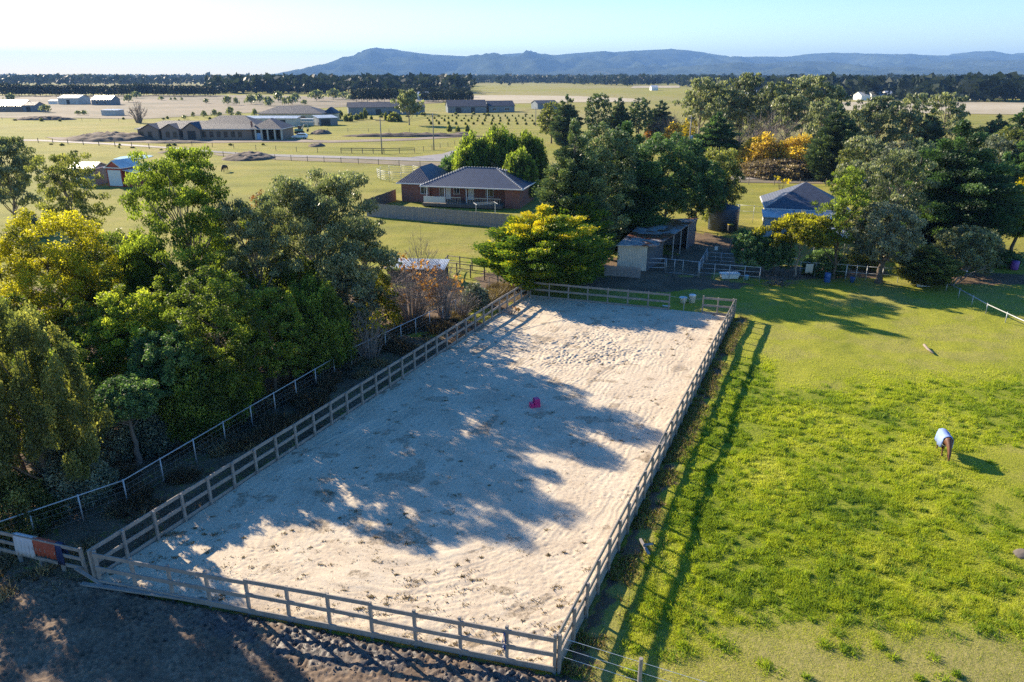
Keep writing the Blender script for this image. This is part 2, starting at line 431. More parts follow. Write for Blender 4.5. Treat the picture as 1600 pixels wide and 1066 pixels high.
def size_of(o, base, top, w):
    p = o.location; H = ZY(top, p.y); SIZE[o.name] = (H, w / FP * (p.y * cT + (CH - H / 2) * sT)); return o
def bare(name, px, base, top, w, label, cat='shrub', mat='twig', n=60, lm=None, nl=0, leaf=None, upright=.5, tr=None, group=None):
    SEED[0] += 1; g = np.random.default_rng(SEED[0])
    p = stand(px, base, top); H = ZY(top, p.y); W = w / FP * p.y * 1.08; parts = []; tips = []
    r0 = tr or max(.02, H * .006)
    for i in range(n):
        a = g.random() * 6.28; sp = W / 2 * math.sqrt(g.random()) ; hh = H * (.5 + .5 * g.random()) * (1 - .45 * (sp / (W / 2)) ** 2)
        b = np.array([math.cos(a) * sp * .25, math.sin(a) * sp * .25, 0.]); e = np.array([math.cos(a) * sp, math.sin(a) * sp, hh])
        m1 = b * (1 - .45) + e * .45 + np.array([-math.cos(a) * sp * .12, -math.sin(a) * sp * .12, .05 * H]) + g.normal(size=3) * .02 * H
        parts.append(tube_np([b, m1, e], [r0, r0 * .7, r0 * .25], 3)); tips.append(e)
        for k in range(4):
            t = .35 + .6 * g.random(); s = m1 * (1 - t) + e * t; q = s + g.normal(size=3) * np.array([.1, .1, .04]) * W + np.array([0, 0, H * .10 * upright * 2])
            parts.append(tube_np([s, (s + q) / 2 + g.normal(size=3) * .01 * W, q], [r0 * .45, r0 * .35, r0 * .15], 3)); tips.append(q)
    o = thing(name, label, cat, p, 0, group); v, f = join_np(parts)
    obj('branches', np_mesh('branches', v, f), M[mat], o)
    if lm:
        S = leaf or max(.13, p.y * 3 / 720); cl = []
        for k in g.choice(len(tips), nl, replace=nl > len(tips)):
            cl.append((tips[k], (1, 0, 0), (W * .07, W * .07, W * .06), max(3, 2.2 * (W * .07 / S) ** 2 * 3.1), .3 + .5 * g.random()))
        obj('leaves', leaf_mesh('leaves', cl, S, g, .7), M[lm], o)
    return o
# ------------------------------------------------------------------ arena frame
NL, NR, FL, FR = [np.array(P(*p)[:2]) for p in ((150, 908), (873, 1047), (825, 463), (1147, 494))]
ACEN = (NL + NR + FL + FR) / 4
def sd(x, y, a, b):
    """distance outside the line a-b (negative on the arena's side)"""
    d = (b - a) / np.linalg.norm(b - a); n = np.array([d[1], -d[0]])
    if (ACEN - a) @ n > 0: n = -n
    return (x - a[0]) * n[0] + (y - a[1]) * n[1]
def dist4(x, y): return sd(x, y, NL, FL), sd(x, y, NR, FR), sd(x, y, NL, NR), sd(x, y, FL, FR)
def axis(lo, fa, fb, hi, st, g=1.13):
    a = list(np.arange(fa, fb, st)); s = st
    while a[-1] < hi: s *= g; a.append(a[-1] + s)
    s = st; b = []; v = fa
    while v > lo: s *= g; v -= s; b.append(v)
    return np.array(b[::-1] + a)
def grid_mesh(name, X, Y, Z, keep=None, vattr=None, smooth=True):
    ny, nx = X.shape; v = np.stack([X, Y, Z], -1).reshape(-1, 3)
    i = (np.arange(ny - 1)[:, None] * nx + np.arange(nx - 1)[None])
    f = np.stack([i, i + 1, i + nx + 1, i + nx], -1).reshape(-1, 4)
    me = np_mesh(name, v, f, smooth)
    for n, a in (vattr or {}).items():
        at = me.attributes.new(n, 'FLOAT', 'POINT'); at.data.foreach_set('value', np.ascontiguousarray(a.ravel(), np.float32))
    return me
def lushmask(x, y):
    dL, dR, dN, dF = dist4(x, y); n = fbm(x * .16, y * .16, 5)
    band = sstep(.6, 1.6, dR) * sstep(19.0, 22, y + (x - 8) * .04 + 5 * (n - .5)) * (1 - sstep(36, 43, y + 5 * (n - .5) - .12 * x))
    edge = sstep(.8, 1.3, dR + (n - .5)) * (1 - sstep(3.2, 4.2, dR + (n - .5) * 2)) * (1 - sstep(44, 47, y)) * sstep(21.5, 24.5, y) * .8
    return np.clip(band * sstep(.30, .56, n + .1) * .85 + edge, 0, 1)
def gz(x, y):
    x = np.asarray(x, float); y = np.asarray(y, float)
    dL, dR, dN, dF = dist4(x, y); out = np.maximum(np.maximum(dL, dR), np.maximum(dN, dF))
    h = (fbm(x * .25, y * .25, 9) - .5) * .22 + (fbm(x * 1.3, y * 1.3, 12) - .5) * .10
    h = h * (1 - sstep(80, 110, y))
    return np.where(out < 0, -.14, -.14 + (.12 + h) * sstep(0, .5, out)) - .02
def mudmask(x, y):
    dL, dR, dN, dF = dist4(x, y); nn = fbm(x * .5, y * .5, 21) * .6 + fbm(x * 1.9, y * 1.9, 31) * .4 - .5
    return sstep(.0, .25, dN) * (1 - sstep(1.6, 3.8, x + nn * 3 + .3 * (dN - 1))) * (1 - sstep(2.0, 4.0, dL - dN * .2 + nn * 2)) * (y < 30)
def build_mud():
    u = (NR - NL) / np.linalg.norm(NR - NL); n_ = np.array([u[1], -u[0]])
    if (ACEN - NL) @ n_ > 0: n_ = -n_
    S_, D_ = np.meshgrid(np.arange(-9, 23, .06), np.arange(.12, 11, .06)); X = NL[0] + u[0] * S_ + n_[0] * D_; Y = NL[1] + u[1] * S_ + n_[1] * D_
    mk = mudmask(X, Y); g = np.random.default_rng(31); Z = np.zeros_like(X); K = 4; ny, nx = X.shape
    for _ in range(9000):
        a, b = g.random(2); i, j = int(b * (ny - 1)), int(a * (nx - 1)); i0, i1, j0, j1 = max(0, i - K), min(ny, i + K + 1), max(0, j - K), min(nx, j + K + 1)
        d = np.hypot(S_[i0:i1, j0:j1] - S_[i, j], D_[i0:i1, j0:j1] - D_[i, j]); q = .06 + .035 * g.random()
        Z[i0:i1, j0:j1] += -.055 * np.exp(-(d / q) ** 2) + .03 * np.exp(-((d - q * 1.7) / .045) ** 2)
    deep = 1 - sstep(1.0, 2.0, D_ + (fbm(X, Y, 3) - .5) * 1.5)
    Z = Z * (.5 + .25 * deep) + (fbm(X * 2.6, Y * 2.6, 33, 4) - .5) * (.09 + .05 * deep)
    o = obj('mud', grid_mesh('mud', X, Y, gz(X, Y) + .0 + Z - .16 * (1 - mk), vattr={'wet': deep * sstep(-13, -9.5, X) * sstep(.35, .5, fbm(X * 1.3, Y * 1.3, 35))}), None); o['kind'] = 'structure'
    m = NT('trampled_mud'); p = m.co(); f1 = m.noise(p, .6, 6, .6); f2 = m.noise(p, 6., 5, .65)
    c = m.ramp(m.math('ADD', m.math('MULTIPLY', f1, .5), m.math('MULTIPLY', f2, .5)), [(.3, (.055, .036, .023)), (.5, (.16, .11, .072)), (.7, (.33, .24, .165))])
    wm = m.attr('wet'); c = m.mix(wm, c, m.ramp(f2, [(.35, (.04, .032, .028)), (.65, (.13, .105, .09))])); m.col(c); m.rough(m.math('SUBTRACT', .94, m.math('MULTIPLY', wm, .36))); m.bump(f2, .6, .04)
    o.data.materials.append(m.m)
def build_ground():
    xs = axis(-15000, -38, 46, 15000, .3, 1.15); ys = axis(-60, 11, 76, 14500, .3, 1.12)
    X, Y = np.meshgrid(xs, ys); dL, dR, dN, dF = dist4(X, Y)
    n1 = fbm(X * .5, Y * .5, 21); n2 = fbm(X * 1.9, Y * 1.9, 31); nn = n1 * .6 + n2 * .4 - .5
    Z = gz(X, Y)
    Z -= .10 * mudmask(X, Y)
    far = sstep(300, 2500, Y); Z = Z * (1 - far) - .05 * far
    near = (1 - sstep(70, 78, Y))
    px_ = PX(X, Y, 0 * X)
    # earth strip beside the fence and the muddy yard in the foreground
    strip = (1 - sstep(.25, 1.15, dR + nn * 2.8)) * sstep(0, .2, dR) * sstep(17.6, 18.6, Y) * (1 - sstep(52, 58, Y)) * .9
    mud = sstep(.0, .25, dN) * (1 - sstep(1.6, 3.8, X + nn * 3 + .3 * (dN - 1))) * (1 - sstep(2.0, 4.0, dL - dN * .2 + nn * 2)) * (Y < 30)
    wet = mud * (1 - sstep(.9, 1.7, dN + nn * 1.6)) * sstep(-12, -9.5, X + nn * 2)
    wet2 = strip * sstep(.56, .62, n1) * (Y < 33) * (Y > 22)
    left = sstep(0, .3, dL) * (1 - sstep(-1, 2, dF - 4)) * near
    litter = left * sstep(4.3, 5.2, dL + nn * 1.5) * (1 - sstep(60, 66, Y)) * (X < 0)
    track = sstep(.2, .5, dL) * (1 - sstep(5.6, 6.4, dL)) * near
    yard = np.zeros_like(X)
    for cx, cy, rx, ry in ((16, 71, 9, 4.5), (22, 80, 5, 8), (28, 68, 9, 3), (44, 66, 7, 2.5), (13, 64.5, 9, 3)):
        yard = np.maximum(yard, 1 - sstep(.75, 1.15, np.hypot((X - cx) / rx, (Y - cy) / ry) + nn * .9))
    farleft = (1 - sstep(.7, 1.1, np.hypot((X - 0) / 4, (Y - 66) / 4) + nn))
    dirt = np.clip(np.maximum.reduce([strip, mud, litter * .95, yard * .75, farleft * .9, track * np.maximum(.62 * (Y < 50), sstep(.50, .6, n1 + .0 + .15 * sstep(44, 56, Y)))]), 0, 1)
    lush = lushmask(X, Y)
    dry = np.clip(sstep(.48, .62, n1) * .5 + (1 - sstep(18.5, 24, Y + nn * 3)) * .9 * (X > 2), 0, 1) * (1 - lush)
    me = grid_mesh('ground', X, Y, Z, vattr={'dirt': dirt, 'wet': np.clip(wet + wet2, 0, 1), 'lush': lush, 'dry': dry, 'fine': near})
    m = NT('pasture'); p = m.co()
    big = m.noise(p, .012, 5, .6); mid = m.noise(p, .35, 6, .6); fin = m.noise(p, 5., 6, .7); vf = m.noise(p, 22., 3, .7)
    g = m.ramp(m.math('ADD', m.math('MULTIPLY', mid, .55), m.math('MULTIPLY', fin, .45)), [(.25, (.16, .185, .022)), (.5, (.27, .28, .032)), (.75, (.37, .34, .06))])
    gl = m.ramp(m.math('ADD', m.math('MULTIPLY', mid, .4), m.math('MULTIPLY', fin, .6)), [(.3, (.12, .16, .016)), (.55, (.22, .26, .022)), (.75, (.33, .33, .04))])
    gd = m.ramp(fin, [(.3, (.20, .19, .05)), (.7, (.36, .31, .12))])
    gf = m.ramp(big, [(.35, (.17, .185, .028)), (.5, (.235, .225, .04)), (.62, (.30, .25, .07))])
    gf = m.mix(m.ramp(m.noise(p, .0022, 4, .6), [(.46, (0, 0, 0)), (.56, (1, 1, 1))]), gf, (.27, .23, .12))
    st = m.n('ShaderNodeMapping'); st.inputs['Scale'].default_value = (.25, 1, 1); m.l(p, st.inputs['Vector'])
    mott = m.ramp(m.noise(st.outputs[0], .16, 7, .72), [(.36, (.45, .46, .4)), (.5, (1, .97, 1)), (.62, (1.32, 1.08, 1.4))]); gf = m.mix(1., gf, mott, 'MULTIPLY')
    g = m.mix(m.attr('lush'), g, gl); g = m.mix(m.attr('dry'), g, gd)
    c = m.mix(m.attr('fine'), m.mix(.45, gf, g), g)
    dm = m.math('ADD', m.math('MULTIPLY', m.math('SUBTRACT', fin, .5), 1.1), m.attr('dirt'))
    dmr = m.ramp(dm, [(.40, (0, 0, 0)), (.60, (1, 1, 1))])
    dc = m.ramp(m.math('ADD', m.math('MULTIPLY', mid, .5), m.math('MULTIPLY', fin, .5)), [(.3, (.07, .048, .03)), (.5, (.15, .105, .07)), (.7, (.27, .19, .125))])
    wm = m.attr('wet'); dc = m.mix(wm, dc, m.ramp(fin, [(.35, (.035, .028, .024)), (.65, (.13, .105, .09))]))
    c = m.mix(dmr, c, dc); m.col(c); m.b.inputs['Specular IOR Level'].default_value = .18
    m.rough(m.math('SUBTRACT', .95, m.math('MULTIPLY', wm, .62)))
    h = m.math('ADD', m.math('MULTIPLY', fin, .6), m.math('MULTIPLY', vf, .3))
    m.bump(h, .8, .12)
    o = obj('ground', me, m.m); o['kind'] = 'structure'
build_ground()
build_mud()
def build_arena():
    nu, nv = 330, 780
    U, V = np.meshgrid(np.linspace(0, 1, nu), np.linspace(0, 1, nv))
    X = (1 - V) * ((1 - U) * NL[0] + U * NR[0]) + V * ((1 - U) * FL[0] + U * FR[0])
    Y = (1 - V) * ((1 - U) * NL[1] + U * NR[1]) + V * ((1 - U) * FL[1] + U * FR[1])
    x = U * 17.5; y = V * 41.
    Z = (fbm(x * .35, y * .35, 51) - .5) * .10
    # harrowed wheel furrows sweeping round the near end and along the long sides
    rr = np.hypot(x - 9, (y - 9) * .9); wob = (fbm(x * .6, y * .6, 61) - .5) * 1.2
    side = 1 - np.clip(np.minimum(x, 17.5 - x) / 5, 0, 1)
    coord = np.where(y < 9, rr, np.abs(x - 9)) + wob * .6
    fur = (vn(coord * 7.5, y * .12, 71) - .5) * .5 + (vn(coord * 11, y * .3, 72) - .5) * .35
    amp = .35 + .65 * sstep(.35, .6, fbm(x * .2, y * .2, 77)); Z += fur * .05 * amp
    fur2 = (vn((x * .5 + y * .85) * 3.6, (x - y) * .15, 73) - .5); Z += fur2 * .025 * sstep(.48, .62, fbm(x * .18, y * .18, 78))
    # hoof prints
    g = np.random.default_rng(3); n = 9000; D = np.zeros_like(Z)
    hu = g.random(n); hv = g.random(n)
    extra = 1800; eu = np.clip(.50 + g.normal(size=extra) * .17, 0, 1); ev = np.clip(.73 + g.normal(size=extra) * .085, 0, 1)
    hu = np.concatenate([hu, eu]); hv = np.concatenate([hv, ev])
    K = 3
    for a, b in zip(hu, hv):
        if vn(a * 6, b * 14, 5) < .42 and a < .97: continue
        i = int(b * (nv - 1)); j = int(a * (nu - 1))
        i0, i1, j0, j1 = max(0, i - K), min(nv, i + K + 1), max(0, j - K), min(nu, j + K + 1)
        d2 = (x[i0:i1, j0:j1] - a * 17.5) ** 2 + (y[i0:i1, j0:j1] - b * 41) ** 2
        s = .07 + .03 * g.random(); D[i0:i1, j0:j1] += -.05 * np.exp(-d2 / s ** 2) + .010 * np.exp(-(np.sqrt(d2) - s * 1.7) ** 2 / .04 ** 2)
    rough = 1 - sstep(.6, 1.25, np.hypot((x - 8.6) / 4.8, (y - 30) / 4.6) + (fbm(x * .5, y * .5, 81) - .5) * .7)
    Z += D * (.26 + .26 * rough); Z += rough * ((fbm(x * 2.2, y * 2.2, 91, 3) - .5) * .11 + (fbm(x * 5, y * 5, 94, 2) - .5) * .05)
    e2 = 1 - sstep(0, 2.4, y + (fbm(x, y, 7) - .5) * 2); Z += e2 * (fbm(x * 2.4, y * 2.4, 93, 3) - .5) * .10
    for (a, b, c2, d_, w, dp) in ((-.5, 33.5, 4.0, 36.5, .10, .05), (2.6, 31.6, 9.6, 37.4, .09, .05), (14.2, 30, 15.2, 36.5, .08, .04), (13.6, 30, 14.4, 36.5, .08, .03), (1, 12, 7, 22, .08, .04)):
        t = np.clip(((x - a) * (c2 - a) + (y - b) * (d_ - b)) / ((c2 - a) ** 2 + (d_ - b) ** 2), 0, 1)
        bx = a + t * (c2 - a) - 1.0 * np.sin(t * 3.14); by = b + t * (d_ - b) + .9 * np.sin(t * 3.14)
        dd = np.hypot(x - bx, y - by); Z += -dp * np.exp(-(dd / w) ** 2) + dp * .8 * np.exp(-((dd - w * 2) / w) ** 2)
    weed = np.zeros_like(Z)
    weed = sstep(.62, .72, fbm(x * .9, y * .9, 101)) * .8 + (1 - sstep(.1, .9, y + (fbm(x * .8, y * .8, 8) - .5) * 1.6)) * .7 + (1 - sstep(.0, .7, np.minimum(x, 17.5 - x) + (fbm(x, y, 13) - .5) * 1.2)) * .6
    me = grid_mesh('arena_sand', X, Y, Z + .03, vattr={'weed': np.clip(weed, 0, 1)})
    m = NT('riding_sand'); p = m.co(); f1 = m.noise(p, .5, 6, .6); f2 = m.noise(p, 9., 5, .7); f3 = m.noise(p, 40., 3, .7)
    c = m.ramp(m.math('ADD', m.math('MULTIPLY', f1, .5), m.math('MULTIPLY', f2, .5)), [(.33, (.41, .325, .235)), (.5, (.58, .48, .35)), (.66, (.67, .575, .435))])
    wv = m.math('ADD', m.attr('weed'), m.math('MULTIPLY', m.math('SUBTRACT', f2, .5), 1.6))
    c = m.mix(m.ramp(wv, [(.62, (0, 0, 0)), (.95, (.8, .8, .8))]), c, (.17, .125, .075))
    spots = m.ramp(m.noise(p, 3.2, 3, .6), [(.66, (0, 0, 0)), (.70, (.55, .55, .55))]); c = m.mix(spots, c, (.14, .10, .07))
    m.col(c); m.rough(.95); m.bump(m.math('ADD', m.math('MULTIPLY', f2, .7), m.math('MULTIPLY', f3, .3)), .55, .05)
    o = obj('arena_sand', me, m.m); o['kind'] = 'structure'
build_arena()
# ------------------------------------------------------------------ grass blades, weeds, clods (uncountable: stuff)
def blades(name, pos, h, w, tint, mat, g, lean=.5):
    n = len(pos); a = g.random(n) * 6.283; l = lean * h * (.3 + g.random(n)); b = g.random(n) * 6.283
    base = pos; dx = np.stack([np.cos(a), np.sin(a), 0 * a], 1) * (w * .5)[:, None]
    tip = base + np.stack([np.cos(b) * l, np.sin(b) * l, h], 1)
    v = np.stack([base - dx, base + dx, tip], 1).reshape(-1, 3)
    me = np_mesh(name, v, np.arange(n * 3).reshape(-1, 3), fattr={'tint': np.clip(tint, 0, 1)})
    o = obj(name, me, mat); o['kind'] = 'stuff'; return o
M['grassblade'] = leafmat('grass_blades', [(0., (.09, .16, .03)), (.3, (.24, .31, .03)), (.6, (.40, .43, .04)), (1, (.50, .49, .14))], trans=.45, tcol=1.6, rough=.6, spec=.15)
def grass():
    g = np.random.default_rng(8); n = 1100000
    px = g.random(n) * 900 + 780; py = 1110 - (g.random(n) ** .85) * 640
    x = (px - 800) / FP; yy = (533 - py) / FP; dy = cT + yy * sT; dz = -sT + yy * cT; t = -CH / dz
    X = x * t; Y = dy * t; dL, dR, dN, dF = dist4(X, Y)
    lush = lushmask(X, Y); cl = fbm(X * 2.1, Y * 2.1, 205, 3); cl2 = fbm(X * .33, Y * .33, 207, 3)
    keep = (dR > .25) & (Y < 62) & (g.random(n) < .10 + .9 * np.clip(lush * .8 * sstep(.34, .50, cl) + .10 + .42 * sstep(.40, .60, cl2), 0, 1)) & ((dR > 1.5) | (g.random(n) < .18))
    X, Y, lush, cl, cl2, dR = [q[keep] for q in (X, Y, lush, cl, cl2, dR)]; n = len(X)
    hh = (.03 + .11 * lush * sstep(.42, .62, cl) + .03 * g.random(n)) * (.7 + .6 * g.random(n))
    w = (.018 + .020 * lush) * (Y / 24) ** .7
    T = .43 + .62 * (cl2 - .5) * 2 - .12 * lush * (cl > .5) + g.normal(size=n) * .13 + .22 * (1 - lush)
    T = np.where(dR < 1.6, T + .3, T)
    blades('grass', np.stack([X, Y, gz(X, Y) - .01], 1), hh, w, T, M['grassblade'], g, .7)
    # dark broad-leaf tussocks
    k = 1500; px = g.random(k) * 800 + 900; py = 1066 - g.random(k) * 470
    P3, H3, W3, T3 = [], [], [], []
    for a, b in zip(px, py):
        q = P(a, b); d = dist4(q.x, q.y)
        lm = float(lushmask(q.x, q.y))
        if d[1] < 1.0 or g.random() > .10 + lm * .75 or q.y > 60: continue
        nb = int(40 + 90 * g.random()); s = .08 + .2 * g.random()
        o = g.normal(size=(nb, 2)) * s; X = q.x + o[:, 0]; Y = q.y + o[:, 1]
        P3.append(np.stack([X, Y, gz(X, Y) - .01], 1)); H3.append((.10 + .17 * g.random(nb)) * np.exp(-(o ** 2).sum(1) / (2.5 * s * s)) + .03)
        W3.append(np.full(nb, .045)); T3.append(np.full(nb, .12 + .3 * g.random()) + g.normal(size=nb) * .1)
    blades('tussocks', np.concatenate(P3), np.concatenate(H3), np.concatenate(W3), np.concatenate(T3), M['grassblade'], g, .8)
    # rough growth between the arena's left side and the boundary fence, and at the fence feet
    n = 260000; t = g.random(n); s = g.random(n) ** 1.0 * 6.2 + .1
    d = (FL - NL); L = np.linalg.norm(d); d = d / L; nrm = np.array([-d[1], d[0]])
    if (ACEN - NL) @ nrm > 0: nrm = -nrm
    t = t * (L + 6) - 4; X = NL[0] + d[0] * t + nrm[0] * s; Y = NL[1] + d[1] * t + nrm[1] * s
    cl = fbm(X * .7, Y * .7, 305, 3); k = g.random(n) < sstep(.36, .6, cl) * (.25 + .75 * (s > 2.6)) + .04
    X, Y, cl = X[k], Y[k], cl[k]; s = s[k]; n = len(X)
    hh = (.06 + .42 * sstep(.45, .7, cl) * (s > 2)) * (.4 + g.random(n)); brown = fbm(X * .25, Y * .25, 315, 3) > .47
    blades('rough_growth', np.stack([X, Y, gz(X, Y) - .01], 1), hh, np.full(n, .05), .35 + g.normal(size=n) * .2 + .25 * brown, M['l_brown'], g, .9)
    n = 70000; t = g.random(n); s = np.abs(g.normal(size=n)) * .46 + .05; side = FR - NR
    X = NR[0] + side[0] * t + .92 * s; Y = NR[1] + side[1] * t - .4 * s; cl = fbm(X * .9, Y * .9, 405, 3); k = cl > .40
    X, Y = X[k], Y[k]; n = len(X)
    M['deadgrass'] = leafmat('dead_grass', [(0., (.07, .05, .025)), (.4, (.22, .15, .07)), (.6, (.42, .30, .14)), (.72, (.28, .32, .045)), (1, (.20, .29, .03))], trans=.25)
    blades('fence_weeds', np.stack([X, Y, gz(X, Y) - .01], 1), .04 + .22 * g.random(n) ** 3, np.full(n, .04), .5 + g.normal(size=n) * .28, M['deadgrass'], g, .8)
    # dry weed remnants on the sand
    Ps, Hs, Ts = [], [], []
    for _ in range(760):
        u, v = g.random(), g.random() ** 1.3
        if g.random() < .35: v *= .1
        q = (1 - v) * ((1 - u) * NL + u * NR) + v * ((1 - u) * FL + u * FR); nb = int(5 + 34 * g.random() ** 2); s = .03 + .2 * g.random() ** 3
        o = g.normal(size=(nb, 2)) * s * np.array([1.4, .7]); Ps.append(np.stack([q[0] + o[:, 0], q[1] + o[:, 1], np.full(nb, .02)], 1)); Hs.append(.02 + .06 * g.random(nb)); Ts.append(.3 + .5 * g.random(nb))
    Ps = np.concatenate(Ps); blades('dry_weeds', Ps, np.concatenate(Hs), np.full(len(Ps), .05), np.concatenate(Ts), M['l_brown'], g, 1.6)
    # clods in the trampled mud
    n = 1900; vs, fs = [], []; ico = []
    for i in range(n):
        x = -15.5 + 19 * g.random() ; b = NL + (NR - NL) * min(1.1, max(-.1, (x - NL[0]) / (NR[0] - NL[0])))
        dd = .12 + abs(g.normal()) * 1.1; y = b[1] - dd
        s = .02 + .06 * g.random() ** 3; a = g.random() * 6.28
        rr = s * (.7 + .6 * g.random(6)); z = float(gz(x, y))
        ring = [(x + rr[k] * math.cos(a + k * 1.047), y + rr[k] * .8 * math.sin(a + k * 1.047), z - .02) for k in range(6)]
        top = [(x + rr[k] * .55 * math.cos(a + k * 2.094), y + rr[k] * .5 * math.sin(a + k * 2.094), z + s * (.5 + .4 * g.random())) for k in range(3)]
        o = len(vs); vs += ring + top
        for k in range(3):
            fs += [(o + 2 * k, o + 2 * k + 1, o + 6 + k), (o + 2 * k + 1, o + (2 * k + 2) % 6, o + 6 + k), (o + (2 * k + 2) % 6, o + 6 + (k + 1) % 3, o + 6 + k)]
        fs.append((o + 6, o + 7, o + 8))
    m = NT('mud_clods'); p = m.co(); f = m.noise(p, 8, 4); m.col(m.ramp(f, [(.3, (.05, .038, .03)), (.7, (.17, .13, .105))])); m.rough(.7)
    o = obj('mud_clods', np_mesh('mud_clods', np.array(vs), np.array(fs)), m.m); o['kind'] = 'stuff'
grass()
# ------------------------------------------------------------------ fences
def lerp(a, b, t): return a + (b - a) * t
def arena_side(name, label, A, B, n, H=1.38, offs=None, rails=(1.29, .70), rh=.165, kick=True, skip=(), out=1, post=.11, jit=1, kh=.22):
    o = thing(name, label, 'fence', (A[0], A[1], 0), 0, 'timber rail fences round the sand arena')
    d = np.array(B) - np.array(A); L = np.linalg.norm(d); u = d / L; nn = np.array([u[1], -u[0]]) * out; g = random.Random(n)
    for i in range(n + 1):
        if i in skip: continue
        q = u * L * i / n; h = H + g.uniform(-.03, .04) * jit; l = (g.uniform(-.02, .02), g.uniform(-.02, .02))
        MB().bar((q[0], q[1], -.3), (q[0] + l[0], q[1] + l[1], h), post, post, (nn[0], nn[1], 0)).build('post', M['wood'], o, bevel=.012)
    for i in range(n):
        if i in skip: continue
        a = u * L * i / n; b = u * L * (i + 1) / n; of = offs[i] if offs else 0; w = nn * (post / 2 + .022)
        for k, z in enumerate(rails):
            j = g.uniform(-.012, .012)
            e = .004 * (i % 2)
            MB().bar((a[0] + w[0] * (1 + e), a[1] + w[1] * (1 + e), z + of + j), (b[0] + w[0] * (1 + e), b[1] + w[1] * (1 + e), z + of + g.uniform(-.012, .012)), .042, rh, (0, 0, 1)).build('rail', M['wood'], o)
        if kick: MB().bar((a[0] + w[0], a[1] + w[1], kh / 2 - .05 + g.uniform(-.01, .01)), (b[0] + w[0], b[1] + w[1], kh / 2 - .05), .045, kh, (0, 0, 1)).build('kickboard', M['wood'], o)
    return o
arena_side('arena_fence', 'weathered two rail timber fence along the left long side of the sand arena', NL, FL, 29, out=-1)
arena_side('arena_fence', 'two rail timber fence on the right side of the arena, beside the green paddock', NR + (FR - NR) * .001, FR, 29, out=-1, rh=.20, kh=.46)
arena_side('arena_fence', 'near end rail fence of the sand arena, facing the churned mud', NL + (NR - NL) * .012, NR - (NR - NL) * .008, 11, offs=[-.02, -.02, -.02, -.02, .07, .07, .07, -.05, -.05, -.05, -.05], out=1, H=1.40)
fe = FL + (FR - FL) * .70
arena_side('arena_fence', 'far end rail fence of the arena in tree shade behind the sand', FL + (FR - FL) * .012, fe, 7, out=1, H=1.42)
fa = FL + (FR - FL) * .855
arena_side('arena_fence', 'short two bay rail panel at the far right corner of the arena', fa, FR - (FR - FL) * .01, 2, out=1, H=1.42)
o = thing('rope_gate', 'thin rope gate closing the gap in the far end fence of the arena', 'gate', (fe[0], fe[1], 0))
dv = fa - fe
MB().tube([(dv[0] * t, dv[1] * t, 1.18 - .10 * math.sin(math.pi * t)) for t in np.linspace(0.03, 1, 9)], .012, 5).build('rope', M['steel'], o)
MB().tube([(dv[0] * .45, dv[1] * .45, -.1), (dv[0] * .45, dv[1] * .45, 1.2)], .03, 6).build('post', M['steel'], o)
# fence running on to the left with rugs over it
RA = np.array(P(136, 900)[:2]); RB = np.array(P(0, 868)[:2])
arena_side('rug_rail', 'three rail timber fence at the near left corner with horse rugs hung on it', RA, RB, 4, H=1.30, rails=(1.22, .82, .40), rh=.14, kick=False, out=-1)
def cloth_over(name, label, t0, t1, drop0, drop1, mat, grp=None):
    d = RB - RA; u = d / np.linalg.norm(d); nrm = np.array([u[1], -u[0]]); a = RA + d * t0; b = RA + d * t1
    n = 22; rows = [(-.13, -drop1), (-.12, -.4), (-.115, -.05), (-.05, .11), (.045, .115), (.105, .03), (.115, -.3), (.12, -drop0 * .7), (.125, -drop0)]
    g = random.Random(int(t0 * 99)); vs = []; ph = [g.uniform(-.06, .06) for _ in range(n + 1)]
    for j, (w, z) in enumerate(rows):
        for i in range(n + 1):
            q = a + (b - a) * i / n; k = (abs(z) if z < 0 else 0)
            ww = w + (.035 * math.sin(i * 1.35 + t0 * 30) + .018 * math.sin(i * 2.9)) * min(1, k * 2) * (1 if w > 0 else -1)
            vs.append((q[0] - nrm[0] * ww, q[1] - nrm[1] * ww, 1.20 + z + (ph[i] * .8 if j in (0, 8) else 0)))
    fs = [(j * (n + 1) + i, j * (n + 1) + i + 1, (j + 1) * (n + 1) + i + 1, (j + 1) * (n + 1) + i) for j in range(8) for i in range(n)]
    me = bpy.data.meshes.new(name); me.from_pydata(vs, [], fs); me.polygons.foreach_set('use_smooth', [True] * len(fs))
    o = obj(name, me, mat); md = o.modifiers.new('thick', 'SOLIDIFY'); md.thickness = .02
    tag(o, label, 'horse rug', 'horse rugs airing on the rail'); return o
cloth_over('horse_rug', 'pale grey horse rug hung over the corner rail, furthest from the arena', .52, .73, .80, .7, plain('pale_canvas', (.50, .50, .52), .9, .15, 3))
cloth_over('horse_rug', 'rust orange horse rug hung over the rail between the pale and the navy rugs', .265, .51, .62, .6, plain('rust_canvas', (.34, .07, .035), .9, .2, 3))
cloth_over('horse_rug', 'navy blue horse rug hung over the rail nearest the arena corner post', .19, .26, .80, .65, plain('navy_canvas', (.02, .035, .10), .9, .2, 3))
o = thing('loose_plank', 'long grey plank lying in the mud along the near left of the arena', 'plank', P(232, 929), 0)
q = P(345, 946) - P(132, 915); MB().bar((-q.x / 2, -q.y / 2, .05), (q.x / 2, q.y / 2, .07), .16, .07).build('board', M['wood'], o)
o = tag(MB().bar(P(118, 888, .5), P(160, 914, .03), .12, .05).build('leaning_plank', M['wood']), 'grey plank leaning at the near left corner post of the arena', 'plank')
